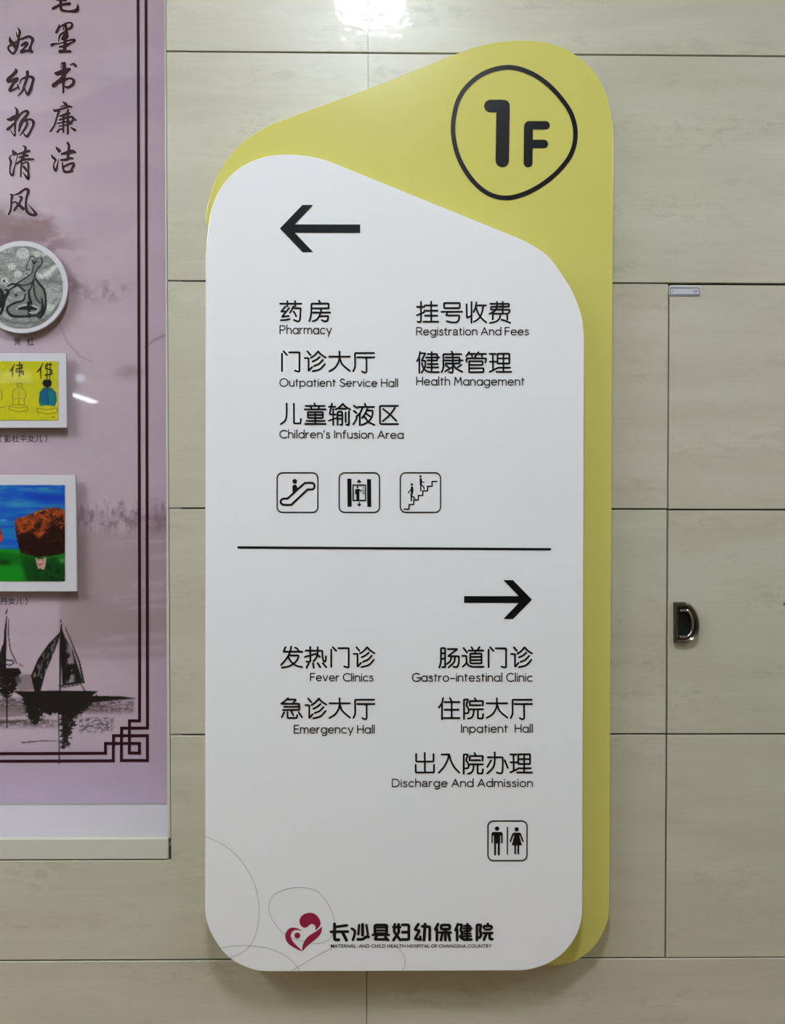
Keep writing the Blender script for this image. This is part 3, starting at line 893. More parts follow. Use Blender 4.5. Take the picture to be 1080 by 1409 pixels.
for s0, L_ in ((450, B1), (565, B2)):
    for d_, w_ in L_:
        i_.glyph(d_, s0, 1262, 9.0, w_ + 0.65)
i_.build('lettering', M_INK, front)
V, Fc = font_ink('MATERNAL  AND CHILD HEALTH HOSPITAL OF CHANGSHA COUNTRY', 455.2, 676.6, 1303.9, 1299.3, YI, 0.012)
obj('lettering', V, Fc, M_INK2, front)

# ------------------------------------------------------------------ printed pictures, painted as fine coloured grids
rng = np.random.default_rng(7)
LAT = rng.random((256, 256))


def vnoise(x, y):
    xi = np.floor(x).astype(int); yi = np.floor(y).astype(int)
    fx = x - xi; fy = y - yi
    fx = fx * fx * (3 - 2 * fx); fy = fy * fy * (3 - 2 * fy)
    g = lambda a, b: LAT[a & 255, b & 255]
    return (g(xi, yi) * (1 - fx) + g(xi + 1, yi) * fx) * (1 - fy) + (g(xi, yi + 1) * (1 - fx) + g(xi + 1, yi + 1) * fx) * fy


def fbm(x, y, o=4):
    r = 0; a = 0.5; t = 0
    for k in range(o):
        r = r + a * vnoise(x * 2 ** k + 17.3 * k, y * 2 ** k + 5.1 * k); t += a; a *= 0.55
    return r / t


def sst(a, b, x):
    t = np.clip((x - a) / (b - a), 0, 1)
    return t * t * (3 - 2 * t)


def mix(C, col, m):
    c = np.array(col, float)
    return C * (1 - m[..., None]) + c * m[..., None]


def seg(X, Y, P, w, soft=0.6):
    """mask of a polyline with per point widths"""
    P = np.asarray(P, float); w = np.broadcast_to(np.asarray(w, float), (len(P),))
    M = np.zeros(X.shape)
    for i in range(len(P) - 1):
        a, b = P[i], P[i + 1]
        pad = max(w[i], w[i + 1]) + 2
        x0, x1 = min(a[0], b[0]) - pad, max(a[0], b[0]) + pad; y0, y1 = min(a[1], b[1]) - pad, max(a[1], b[1]) + pad
        s = (X >= x0) & (X <= x1) & (Y >= y0) & (Y <= y1)
        if not s.any(): continue
        px, py = X[s] - a[0], Y[s] - a[1]
        d = b - a; L2 = d @ d + 1e-9
        t = np.clip((px * d[0] + py * d[1]) / L2, 0, 1)
        dist = np.hypot(px - t * d[0], py - t * d[1])
        hw = (w[i] * (1 - t) + w[i + 1] * t) / 2
        M[s] = np.maximum(M[s], np.clip(0.5 + (hw - dist) / soft, 0, 1))
    return M


def pip(X, Y, P, soft=0.8):
    P = np.asarray(P, float); n = len(P)
    ins = np.zeros(X.shape, bool)
    for i in range(n):
        a, b = P[i], P[(i + 1) % n]
        c = (a[1] > Y) != (b[1] > Y)
        with np.errstate(divide='ignore', invalid='ignore'):
            xx = (b[0] - a[0]) * (Y - a[1]) / (b[1] - a[1] + 1e-12) + a[0]
        ins ^= c & (X < xx)
    e = seg(X, Y, np.vstack([P, P[0]]), 0.01, soft * 2)
    return np.where(ins, 1.0, e)


def raster(name, xs, ys, Yd, paint, m, parent, cut=None):
    X, Y = np.meshgrid(xs, ys)
    C = np.clip(paint(X, Y), 0, 255) / 255.0
    Cl = np.where(C <= 0.04045, C / 12.92, ((C + 0.055) / 1.055) ** 2.4)
    wx, wz = WA(X, Y, Yd)
    root = parent
    while root.parent is not None: root = root.parent
    co = np.stack([wx - root.location[0], np.full(X.shape, Yd) - root.location[1], wz - root.location[2]], -1).reshape(-1, 3)
    h, w = X.shape
    i0 = (np.arange(h - 1)[:, None] * w + np.arange(w - 1)[None, :]).ravel()
    quads = np.stack([i0 + w, i0 + w + 1, i0 + 1, i0], 1)
    if cut is not None:
        k = cut(X, Y).ravel()
        quads = quads[k[quads].all(1)]
    me = bpy.data.meshes.new(name)
    me.vertices.add(len(co)); me.vertices.foreach_set('co', co.ravel())
    me.loops.add(quads.size); me.loops.foreach_set('vertex_index', quads.ravel().astype(np.int32))
    me.polygons.add(len(quads)); me.polygons.foreach_set('loop_start', np.arange(0, quads.size, 4, dtype=np.int32))
    me.update(calc_edges=True); me.validate()
    at = me.color_attributes.new('print', 'FLOAT_COLOR', 'POINT')
    at.data.foreach_set('color', np.concatenate([Cl.reshape(-1, 3), np.ones((len(co), 1))], 1).ravel())
    me.materials.append(m)
    o = bpy.data.objects.new(name, me); COL.objects.link(o); o.parent = parent
    return o


def print_mat(name, rough, coat):
    m = mat(name, (200, 200, 200), rough, coat=coat)
    N, L = nodes(m)
    a = N.new('ShaderNodeVertexColor'); a.layer_name = 'print'
    L.new(a.outputs['Color'], bsdf(m).inputs['Base Color'])
    return m


M_POST = print_mat('glossy poster print', 0.3, 0.6)
M_PIC = print_mat('picture print', 0.3, 0.12)
bsdf(M_PIC).inputs['Specular IOR Level'].default_value = 0.25

YP = ND - 0.004                                    # face of the printed board
bx0, bz0 = W(100, 1104.6, YP)
poster = empty('display_board', (bx0, YP, NZ0 + 0.0005), 'pink printed culture poster board with maroon border and ink sailboats, set in the niche', 'poster')
zpb = NZ0 + 0.0003
V, Fc = boxes([(NX0 + 0.004, NX1 + 0.018, YP + 0.0004, ND - 0.0001, zpb, NZ1 - 0.004)])
obj('board', V, Fc, M_FEDGE, poster)


def b4(P):
    return [(x / 5.4, 830 + y / 5.4) for x, y in P]


def paint_poster(X, Y):
    C = np.ones(X.shape + (3,)) * np.array([200.0, 180.0, 190.0])
    n1 = fbm(X / 90, Y / 60); n2 = fbm(X / 30 + 9, Y / 14 + 3); n3 = fbm(X / 7 + 40, Y / 7)
    C = mix(C, (186, 170, 184), sst(0.4, 0.7, n1) * 0.6)
    C = mix(C, (205, 188, 200), sst(0.5, 0.75, fbm(X / 70 + 50, Y / 40 + 11)) * 0.6)
    # violet haze down the right margin and at the foot
    C = mix(C, (184, 160, 190), sst(980, 1100, Y) * 0.55)
    C = mix(C, (190, 166, 184), sst(196, 214, X) * 0.5)
    # far hills, upper part
    hill = 118 + 26 * np.sin(X / 60.0 + 1.0) + 10 * fbm(X / 20, Y * 0 + 2)
    C = mix(C, (186, 166, 182), sst(0, 10, Y - hill) * (1 - sst(30, 90, Y - hill)) * 0.7)
    hill = 225 + 12 * np.sin(X / 35.0) + 6 * fbm(X / 12, Y * 0)
    C = mix(C, (188, 168, 184), sst(0, 8, Y - hill) * (1 - sst(20, 60, Y - hill)) * sst(90, 130, X) * 0.5)
    # reddish rocks around the round picture
    ridge = 268 + X * 0.42 + 26 * fbm(X / 22, Y * 0 + 8) - 13
    m = sst(-6, 12, Y - ridge) * (1 - sst(50, 120, Y - ridge)) * (1 - sst(60, 130, X))
    C = mix(C, (150, 122, 128), m * (0.25 + 0.9 * sst(0.35, 0.65, n2)) * 0.85)
    m = np.exp(-((X - 12) ** 2 / 30 ** 2 + (Y - 318) ** 2 / 16 ** 2))
    C = mix(C, (138, 108, 112), np.clip(m * (0.4 + n3) * 1.0, 0, 0.8))
    m = np.exp(-((X - 150) ** 2 / 26 ** 2 + (Y - 400) ** 2 / 13 ** 2)) * sst(0.3, 0.7, fbm(X / 9, Y / 9 + 7))
    C = mix(C, (150, 132, 144), m * 0.9)
    m = np.exp(-((X - 105) ** 2 / 22 ** 2 + (Y - 395 - (X - 105) * .6) ** 2 / 12 ** 2)) * sst(0.35, 0.65, fbm(X / 8 + 30, Y / 8))
    C = mix(C, (148, 124, 132), m * 0.7)
    # slope lines lower right of it
    C = mix(C, (150, 128, 138), seg(X, Y, [(80, 440), (92, 470), (110, 490), (128, 498)], [1, 2, 2.5, 1], 3) * 0.5)
    m = np.exp(-((X - 178) ** 2 / 18 ** 2 + (Y - 512) ** 2 / 9 ** 2)) * (0.5 + n3)
    C = mix(C, (160, 136, 142), np.clip(m, 0, 1) * 0.7)
    C = mix(C, (140, 116, 132), seg(X, Y, [(200, 478), (212, 468), (226, 462)], [1, 3, 4], 3) * 0.6)
    # misty trees
    tr_ = 712 - 22 * sst(0.4, 0.8, fbm(X / 10, Y * 0 + 3.3)) - 14 * fbm(X / 4.0, Y * 0)
    m = sst(-3, 6, Y - tr_) * (1 - sst(10, 34, Y - tr_ - 6)) * sst(96, 120, X)
    C = mix(C, (142, 118, 130), m * (0.35 + 0.9 * sst(0.35, 0.7, n3)) * 0.75)
    m = sst(120, 140, X) * sst(674, 700, Y) * (1 - sst(700, 724, Y)) * sst(0.55, 0.75, fbm(X / 4 + 3, Y / 4 + 9))
    C = mix(C, (146, 124, 138), m * 0.6)
    m = sst(200, 214, X) * np.exp(-((Y - 722) ** 2) / 26 ** 2) * (0.4 + n3)
    C = mix(C, (140, 112, 124), np.clip(m, 0, 1) * 0.7)
    # brown water and mist bands
    m = sst(722, 742, Y) * (1 - sst(880, 905, Y)) * sst(76, 112, X + (Y - 800) * 0.12)
    C = mix(C, (170, 150, 154), m * 0.75)
    m = sst(812, 822, Y) * (1 - sst(900, 915, Y)) * sst(78, 86, X)
    C = mix(C, (164, 142, 148), m * 0.5)
    for y0, x0, h in ((749, 132, 4), (768, 178, 4), (806, 160, 5), (826, 130, 6), (838, 148, 4), (881, 120, 6), (900, 70, 6), (918, 90, 5), (930, 120, 4)):
        m = np.exp(-((Y - y0 + 0.06 * (X - x0)) ** 2) / h ** 2) * sst(x0, x0 + 30, X) * sst(0.2, 0.5, fbm(X / 18 + y0, Y / 4))
        C = mix(C, (196, 174, 184), m * 0.6)
    # pale ring behind the paintwork of the sea
    sea = sst(985, 992, Y) * (1 - sst(1015, 1034, Y)) * (1 - sst(186, 194, X))
    C = mix(C, (206, 186, 196), sea * 0.4)
    ink = (16, 12, 14)
    rag = 0.6 * fbm(X / 5.0, Y / 1.6 + 70) + 0.4 * fbm(X / 1.7 + 31, Y / 1.5)
    # reflections and broken water
    m = sst(958, 964, Y) * (1 - sst(972, 986, Y + (rag - .5) * 22)) * (1 - sst(120, 190, X))
    C = mix(C, (70, 58, 60), np.clip(m * (0.3 + 1.2 * sst(0.35, 0.65, rag)), 0, 1) * 0.75)
    m = sst(962, 967, Y) * (1 - sst(976, 986, Y + (rag - .5) * 16)) * sst(110, 125, X) * (1 - sst(180, 188, X))
    C = mix(C, (88, 72, 76), m * sst(0.3, 0.62, rag) * 0.8)
    m = sst(988, 992, Y) * (1 - sst(996, 1006, Y + (rag - .5) * 14)) * (1 - sst(60, 100, X))
    C = mix(C, (84, 70, 74), m * sst(0.3, 0.6, rag) * 0.8)
    m = sst(985, 990, Y) * (1 - sst(1003, 1012, Y)) * sst(106, 112, X) * (1 - sst(152, 160, X)) * sst(0.46, 0.6, fbm(X / 3.2 + 9, Y / 1.6))
    C = mix(C, (84, 70, 76), m * 0.8)
    jx = X + (fbm(X / 6 + 5, Y / 1.8) - 0.5) * 16 + (fbm(X / 2.2, Y / 1.3 + 9) - .5) * 6; jy = Y + (fbm(X / 2.5 + 40, Y / 3) - 0.5) * 9
    m = pip(jx, jy, b4([(180, 690), (460, 720), (720, 690), (650, 780), (570, 850), (530, 960), (500, 1070), (460, 1080), (440, 820), (320, 820), (290, 900), (230, 900), (190, 800)]), 1.2)
    C = mix(C, ink, m * sst(0.22, 0.45, rag + 0.12 * (1 - sst(960, 1010, Y))))
    m = pip(jx, jy, b4([(-10, 520), (120, 530), (160, 560), (120, 640), (60, 700), (30, 690), (0, 660)]), 2)
    C = mix(C, ink, m * sst(0.15, 0.4, rag))
    m = pip(X, Y, b4([(110, 540), (240, 530), (250, 640), (140, 650)]), 3)
    C = mix(C, (120, 104, 106), m * (0.4 + 0.5 * rag))
    m = pip(X, Y, b4([(0, 770), (190, 760), (190, 830), (0, 850)]), 3)
    C = mix(C, (126, 110, 112), m * 0.7)
    C = mix(C, (70, 56, 60), seg(X, Y, b4([(0, 885), (120, 880), (190, 872)]), [3, 2, 1]) * 0.8)
    C = mix(C, (70, 56, 60), seg(X, Y, b4([(165, 1036), (300, 1024), (430, 1022)]), [2.4, 1.6, 1.2]) * 0.8 * sst(0.3, 0.5, rag))
    # hulls
    C = mix(C, ink, pip(X, Y, b4([(100, 654), (250, 655), (400, 650), (726, 654), (680, 690), (900, 692), (1010, 708), (900, 716), (740, 730), (650, 740), (200, 730), (160, 690)])))
    C = mix(C, ink, pip(X, Y, b4([(-20, 480), (140, 484), (160, 520), (120, 545), (-20, 550)])))
    # masts
    C = mix(C, ink, seg(X, Y, b4([(450, 125), (451, 140)]), 1.3)); C = mix(C, ink, seg(X, Y, b4([(455, 155), (455, 220), (448, 400), (446, 655)]), [1.6, 4, 2.4, 2.4]))
    C = mix(C, ink, seg(X, Y, b4([(436, 700), (436, 900), (440, 1190)]), [1.5, 1.3, 1.6]))
    C = mix(C, ink, seg(X, Y, b4([(52, 700), (52, 770), (52, 925)]), [2.5, 1.6, 1.4]))
    # sail, left of the main mast
    m = pip(X, Y, b4([(445, 220), (380, 290), (300, 400), (240, 520), (235, 555), (262, 655), (300, 655), (335, 520), (390, 390), (440, 260)]), 1)
    C = mix(C, ink, m * (0.45 + 0.55 * sst(0.3, 0.55, fbm(X / 3 + 3, Y / 6))))
    C = mix(C, ink, seg(X, Y, b4([(446, 218), (360, 310), (285, 420), (236, 540), (262, 650)]), [1.2, 1.6, 1.8, 2.2, 2.4]))
    # sail, right of the mast
    m = pip(X, Y, b4([(458, 190), (485, 260), (535, 330), (600, 540), (612, 590), (465, 604), (456, 420)]), 1)
    lightp = sst(0.42, 0.62, fbm(X / 3.5 + 8, Y / 7 + 2)) * np.clip(1 - np.abs(X - 97) / 8, 0, 1) * (0.4 + 0.6 * sst(870, 900, Y))
    C = mix(C, ink, m * (1 - 0.75 * np.clip(lightp * 1.6, 0, 1)))
    C = mix(C, ink, seg(X, Y, b4([(485, 180), (540, 310), (590, 440), (622, 590)]), [1.2, 1.6, 2.4, 2.6]))
    C = mix(C, ink, seg(X, Y, b4([(460, 612), (540, 596), (622, 584)]), [2, 3.5, 2.5])); C = mix(C, ink, seg(X, Y, b4([(438, 612), (470, 626), (600, 602), (632, 652)]), [1.3, 1.2, 1.2, 1.6]))
    # left boat
    C = mix(C, ink, seg(X, Y, b4([(55, 45), (45, 75)]), [1, 2.2])); C = mix(C, ink, seg(X, Y, b4([(50, 100), (40, 200), (36, 330), (36, 480)]), [1.4, 3, 4.5, 3]))
    C = mix(C, ink, seg(X, Y, b4([(64, 120), (62, 230), (78, 350), (125, 448)]), [1, 1.2, 1.4, 1.6]))
    C = mix(C, ink, pip(X, Y, b4([(20, 310), (34, 330), (30, 480), (-10, 480), (-10, 400)]), 1) * sst(0.2, 0.45, rag))
    C = mix(C, ink, seg(X, Y, b4([(30, 420), (90, 425), (105, 445), (70, 462), (35, 450)]), [1.8, 2.2, 1.2, 1.8, 1]))
    C = mix(C, (110, 90, 96), seg(X, Y, b4([(145, 450), (170, 470)]), 1.6))
    return C * np.array([0.935, 0.925, 0.925])


xs = np.concatenate([np.arange(-760, -4, 12.0), np.arange(-4, 263, 1.0)])
ys = np.concatenate([np.arange(-330, -4, 12.0), np.arange(-4, 1104.6, 1.0), [1104.9]])
raster('poster_print', xs, ys, YP, paint_poster, M_POST, poster,
       lambda X, Y: WA(X, Y, YP)[0] > NX0 + 0.002)
# maroon border: two lines with an interlaced corner
i_ = Ink(YP - 0.0006)


def k5(P):
    return [(130 + x / 9.82, 970 + y / 9.82) for x, y in P]


w_ = 4.0
# outer line sinks from x=201.4 at the top to 203 at the foot
for P in ([(200.8, -60), (201.0, 60), (201.6, 430), (202.6, 850), (130 + 715 / 9.82, 970 + 313 / 9.82), (130 + 365 / 9.82, 970 + 313 / 9.82), (130 + 362 / 9.82, 970 + 750 / 9.82),
           (130 + 715 / 9.82, 970 + 750 / 9.82), (130 + 713 / 9.82, 970 + 415 / 9.82), (130 + 256 / 9.82, 970 + 415 / 9.82), (130 + 253 / 9.82, 970 + 754 / 9.82), (60, 970 + 758 / 9.82), (-60, 970 + 762 / 9.82)],
          [(189.6, -60), (190.2, 60), (191.0, 430), (192.0, 850), (130 + 608 / 9.82, 970 + 214 / 9.82), (130 + 472 / 9.82, 970 + 214 / 9.82), (130 + 470 / 9.82, 970 + 650 / 9.82),
           (130 + 606 / 9.82, 970 + 650 / 9.82), (130 + 607 / 9.82, 970 + 520 / 9.82), (130 + 148 / 9.82, 970 + 520 / 9.82), (130 + 148 / 9.82, 970 + 652 / 9.82), (60, 970 + 656 / 9.82), (-60, 970 + 660 / 9.82)]):
    P = np.array(P)
    for a, b in zip(P[:-1], P[1:]):
        d = (b - a) / np.hypot(*(b - a)) * w_ / 2
        sa = a - d; sb = b + d
        if np.hypot(*(b - a)) > 90 and abs(d[1]) > abs(d[0]):
            sa = a; sb = b
        i_.stroke([sa, sb], w_, False)
i_.build('border', M_MAROON, poster)

# brush lettering
BR = [
 (60, 0, '330,-20,70 540,5,60;235,208,62 400,125,56 640,88,66;430,-30,90 425,120,60 450,245,62 640,282,48 825,250,90 845,95,12'),
 (60, 0, '385,605,16 370,700,60 315,800,58;375,690,40 500,610,44 640,558,40 710,610,52 680,680,58 615,722,50;540,620,60 560,720,66 550,850,100 480,960,78;500,650,22 482,740,26;580,760,50 430,850,46 385,930,32 375,1040,18;565,890,110 530,950,95;205,1112,72 280,1085,44 400,1078,28 600,1010,38 740,982,50 770,1012,50 700,1055,38 560,1110,56;540,950,66 530,1100,74 520,1250,84;400,1160,44 600,1120,56;412,1270,86 520,1272,64 650,1272,66'),
 (60, 76, '440,190,18 432,320,18;450,188,28 520,205,56;512,200,70 510,400,100 495,600,86 488,750,56 490,925,48;290,440,46 360,450,100 500,390,100 635,350,76;650,240,16 740,215,46 795,268,58;600,380,70 520,460,80 430,600,86 250,745,96;400,660,80 560,592,58 680,575,48 752,640,66 700,740,66 600,796,56 530,772,36'),
 (60, 132, '475,145,20 540,195,64 580,235,50;400,265,12 520,240,30;240,338,24 290,368,64 420,330,48 560,285,46 620,262,56 698,272,36;380,385,54 330,520,42 270,720,42 165,880,38;605,350,54 580,430,54 470,485,56 395,500,34;640,430,56 480,480,60;395,592,40 540,548,48 700,515,46 735,560,60 805,602,36;345,682,32 560,640,36 640,625,36;390,750,32 520,730,32 660,680,50 740,580,50;492,470,50 488,895,44;600,460,58 600,935,50;345,890,56 400,825,44 480,828,34;670,780,24 770,842,66'),
 (60, 188, '300,248,14 350,310,66 392,358,76;190,448,14 228,510,56 298,580,46 260,650,26 252,760,34 300,842,58 332,740,38 370,550,12;595,155,54 630,230,56 615,400,66 600,530,54;450,430,46 580,400,76 700,360,76 782,390,52;430,580,44 560,570,62 650,535,56 722,542,46;465,640,26 475,750,44 530,872,56 705,852,52;500,742,44 620,682,46 730,662,54 742,720,56 690,815,52'),
 (0, 30, '240,370,18 258,470,76 340,570,86 415,690,50;430,140,12 492,240,54 460,400,56 430,600,64 335,785,48 220,700,48 212,620,48 300,555,54 430,485,46;403,250,10 425,360,36;480,450,34 600,402,56 725,362,56 812,445,66 770,570,54 745,680,74 790,742,60;545,578,64 640,525,76 670,560,66 600,655,46 530,742,72 650,720,62 782,728,52'),
 (0, 86, '378,158,22 398,220,76 300,325,76 200,425,84 232,475,62 420,402,76 330,525,64 250,672,76 285,695,46 430,622,44;430,540,24 458,620,44 482,682,12;680,232,68 670,380,64 600,580,54 558,700,46 448,822,22;485,542,16 520,425,26 640,372,54 760,352,54 822,402,64 800,520,56 750,680,74 682,795,50 600,632,24'),
 (0, 142, '368,108,22 422,170,54 420,300,74 382,450,54 370,650,44 370,812,34 260,682,20;158,393,16 255,402,84 350,352,100 450,305,40;450,305,34 545,235,44 650,192,56 692,242,62 620,352,66 522,480,74 468,685,42;198,642,74 300,552,54 430,402,24 500,292,22;545,440,50 660,412,54 760,402,46 832,472,62 790,620,54 670,822,54 580,742,24;662,450,54 670,520,54 600,660,52 488,802,16'),
 (0, 196, '303,180,14 350,262,84 402,272,50;400,295,34 290,312,16 236,382,36 270,480,54 250,620,36 250,750,36 312,812,56 350,660,34 390,500,22 440,300,16;570,85,24 630,122,54 620,222,56 560,400,70 540,480,36 520,620,40 515,842,34;450,290,34 600,240,54 722,208,54;480,370,34 600,332,54 682,325,44;400,532,34 540,442,54 650,420,54 822,412,42;560,532,34 640,490,32 700,522,46 700,700,44 698,902,62 570,742,16;582,600,54 630,650,54 655,712,34'),
 (0, 252, '250,280,22 300,312,62 280,450,46 275,600,46 252,700,54 205,782,34;350,290,24 450,262,44 620,150,54 702,192,72 660,350,54 640,520,54 668,700,64 780,782,62 902,782,52 842,690,46 698,522,8;460,330,16 530,352,62 500,450,44 430,560,54 355,668,54;310,490,34 370,462,30 450,522,62 560,622,72 582,662,34'),
]
for pi, (bx_, by_, data) in enumerate(BR):
    ink_ = Ink(YP - 0.0006); halo = Ink(YP - 0.0003)
    for s in data.split(';'):
        P = np.array([[float(v) for v in q.split(',')] for q in s.split()])
        Q = catmull(P, 5)
        Q[:, 2] = np.maximum(Q[:, 2] * 1.12 + 6, 10)
        XY = Q[:, :2] / 18.0 + np.array([bx_, by_])
        ink_.stroke(XY, Q[:, 2] / 18.0); halo.stroke(XY, Q[:, 2] / 18.0 + 1.8)
    c_ = ink_.build('lettering', M_MAROON, poster)
    halo.build('halo', M_HALO, c_)
# captions under the pictures
for t_, a, b, yb, yt in (('贺', 18.8, 28.2, 475.0, 464.6), ('红', 37.2, 47.0, 475.0, 464.6),
                         ('彭杜平女儿', 5.8, 58.6, 608.6, 598.6), ('丹女儿', 0.6, 31.6, 832.0, 822.2)):
    V, Fc = font_ink(t_, a, b, yb, yt, YP - 0.0006, 0.008)
    if V: obj('lettering', V, Fc, M_CAPT, poster)
i_ = Ink(YP - 0.0006)
i_.stroke(catmull([(62.6, 599.2), (64.6, 603.6), (62.6, 608.2)], 4), 1.1); i_.stroke(catmull([(1.6, 599.2), (-0.4, 603.6), (1.6, 608.2)], 4), 1.1)
i_.stroke(catmull([(35.6, 822.6), (37.6, 827.2), (35.6, 832.0)], 4), 1.1)
i_.build('lettering', M_CAPT, poster)

# ------------------------------------------------------------------ three pictures mounted proud of the poster
YM = YP - 0.012


def spacer(name, outline_px, parent):
    pass


# round picture
cxp, cyp, rp = 29.8, 395.0, 63.6
an = np.linspace(0, 2 * math.pi, 72, endpoint=False)
wc = W(cxp, cyp, YM)
pic = empty('round_picture', (wc[0], YP, W(cxp, cyp + rp, YM)[1]), 'round white framed black and white ink drawing of a seated figure, topmost on the poster', 'picture')
V, Fc = plate_mesh([W(cxp + rp * math.cos(a), cyp + rp * math.sin(a), YM) for a in an], YM, YM + 0.003, 0.0008)
obj('mount', V, Fc, M_FRAME, pic)
V, Fc = plate_mesh([W(cxp + 50 * math.cos(a), cyp + 50 * math.sin(a), YM) for a in an[::3]], YM + 0.0031, YP - 0.0001, 0.0002)
obj('spacer', V, Fc, M_FEDGE, pic)


def z9(P):
    return [(x / 9.39, 330 + y / 9.39) for x, y in P]


def paint_round(X, Y):
    C = np.ones(X.shape + (3,)) * np.array([142.0, 146.0, 142.0])
    wx = fbm(X / 16, Y / 16) * 22; wy = fbm(X / 16 + 50, Y / 16) * 22
    flow = fbm((X + wx) / 26, (Y + wy * 1.5) / 3.6, 3)
    C = mix(C, (110, 116, 112), sst(0.45, 0.75, flow) * 0.75)
    C = mix(C, (190, 194, 190), sst(0.5, 0.32, flow) * 0.4)
    for sx, sy, r in ((295, 180, 90), (150, 345, 55), (485, 180, 45), (570, 190, 35), (230, 445, 60), (650, 880, 60), (60, 520, 50)):
        q = z9([(sx, sy)])[0]; r /= 9.39
        d = np.hypot(X - q[0], (Y - q[1]) * 1.15); m = 1 - sst(r * 0.85, r, d)
        sp = 0.5 + 0.5 * np.sin(d * 2.3 + np.arctan2(Y - q[1], X - q[0]))
        C = mix(C, (206, 208, 204), m); C = mix(C, (120, 124, 120), m * sst(0.6, 0.9, sp) * 0.8)
    q = seg(X, Y, z9([(480, 440), (540, 470), (620, 440), (700, 350), (790, 310)]), [3, 6, 6, 6, 5], 3)
    C = mix(C, (214, 216, 212), q * 0.8)
    C = mix(C, (100, 104, 100), seg(X, Y, z9([(500, 370), (600, 350), (700, 300)]), 3.5, 4) * 0.7)
    C = mix(C, (105, 110, 105), seg(X, Y, z9([(610, 560), (700, 540), (800, 560)]), 3, 4) * 0.7)
    C = mix(C, (96, 100, 96), seg(X, Y, z9([(-20, 1010), (120, 1060), (300, 1080), (500, 1060), (640, 980), (760, 830)]), [5, 5, 4, 4, 2, 2], 3) * 0.8)
    K = (20, 20, 20); G_ = (118, 122, 118)
    C = mix(C, G_, pip(X, Y, z9([(400, 260), (540, 260), (460, 420), (440, 500), (560, 600), (600, 780), (580, 960), (480, 1000), (200, 1000), (90, 900), (160, 810), (320, 790), (380, 680), (230, 600), (330, 500), (420, 440)]), 1))
    for P, w in (([(340, 340), (375, 270), (400, 215), (440, 220), (460, 250), (520, 235), (545, 265), (535, 320), (480, 380), (450, 470), (500, 560), (565, 640), (590, 760), (580, 900), (520, 1000), (480, 980)], [.8, 1, 1.6, 1.2, 1.2, 1.2, 1.6, 1.6, 1.4, 2.2, 3, 3, 2.6, 3, 3.4, 2]),
                 ([(345, 340), (340, 385), (390, 385)], 1.2), ([(420, 260), (440, 300), (480, 270)], [1, 3, 1]),
                 ([(440, 290), (425, 380), (400, 440), (320, 500), (215, 570), (260, 610), (320, 660)], [1, 1, 1.4, 1.6, 2.2, 2.6, 2.6]),
                 ([(215, 570), (300, 590), (400, 560), (440, 520)], 1.6), ([(430, 520), (400, 620), (370, 680), (400, 820)], [1.5, 1.5, 3, 4]),
                 ([(430, 500), (440, 640), (460, 740), (520, 820)], [1.5, 2, 2, 1.5]), ([(330, 700), (300, 780), (180, 820), (90, 890), (150, 980), (300, 990), (480, 975)], [2, 2.4, 3, 3, 4, 3, 2.6]),
                 ([(240, 890), (380, 880), (470, 895)], [3, 6, 3]), ([(370, 810), (380, 990)], [4, 3]), ([(540, 760), (550, 900), (500, 960)], [2, 4, 4]),
                 ([(100, 600), (160, 570), (205, 590), (130, 640)], [2, 3, 3, 2]), ([(50, 530), (54, 536)], 3), ([(205, 710), (210, 715)], 3),
                 ([(60, 650), (110, 660), (60, 760), (30, 900), (0, 960), (-30, 900)], [2, 4, 5, 4, 3, 4]), ([(-20, 620), (30, 700), (0, 850)], [3, 6, 6])):
        n0 = len(P); tt = np.linspace(0, n0 - 1, (n0 - 1) * 5 + 1)
        Pc = catmull(np.array(P, float), 5); wc_ = np.interp(tt, np.arange(n0), np.broadcast_to(w, (n0,))) if len(Pc) == len(tt) else float(np.max(w))
        C = mix(C, K, seg(X, Y, np.array(z9(Pc)), wc_, 0.9))
    C = mix(C, (190, 194, 190), seg(X, Y, z9([(215, 895), (260, 850), (340, 840)]), 1.5)); C = mix(C, (190, 194, 190), seg(X, Y, z9([(420, 850), (500, 880), (470, 935), (380, 940)]), 1.5))
    C = mix(C, (60, 62, 60), sst(0.6, 0.72, fbm(X / 1.6, Y / 1.6)) * 0.35)
    return C


raster('drawing', np.arange(cxp - 58, cxp + 58.5, 0.8), np.arange(cyp - 58, cyp + 58.5, 0.8), YM - 0.0006, paint_round, M_PIC, pic,
       lambda X, Y: np.hypot(X - cxp, Y - cyp) < 57.2)


def board(name, label, x0, y0, x1, y1, ix0, iy0, ix1, iy1, paint):
    wb = W((x0 + x1) / 2, y1, YM)
    p = empty(name, (wb[0], YP, wb[1]), label, 'picture')
    V, Fc = plate_mesh([W(*q, YM) for q in ((x0, y0), (x1, y0), (x1 + (y1 - y0) * 0.012, y1), (x0, y1))], YM, YM + 0.003, 0.0007)
    obj('mount', V, Fc, M_FRAME, p)
    V, Fc = plate_mesh([W(*q, YM) for q in ((x0 + 16, y0 + 16), (x1 - 16, y0 + 16), (x1 - 16, y1 - 16), (x0 + 16, y1 - 16))], YM + 0.0031, YP - 0.0001, 0.0002)
    obj('spacer', V, Fc, M_FEDGE, p)
    raster('painting', np.append(np.arange(ix0, ix1, 0.9), ix1), np.append(np.arange(iy0, iy1, 0.9), iy1), YM - 0.0006, paint, M_PIC, p)
    return p


def t9(P):
    return [(x / 9.82, 480 + y / 9.82) for x, y in P]


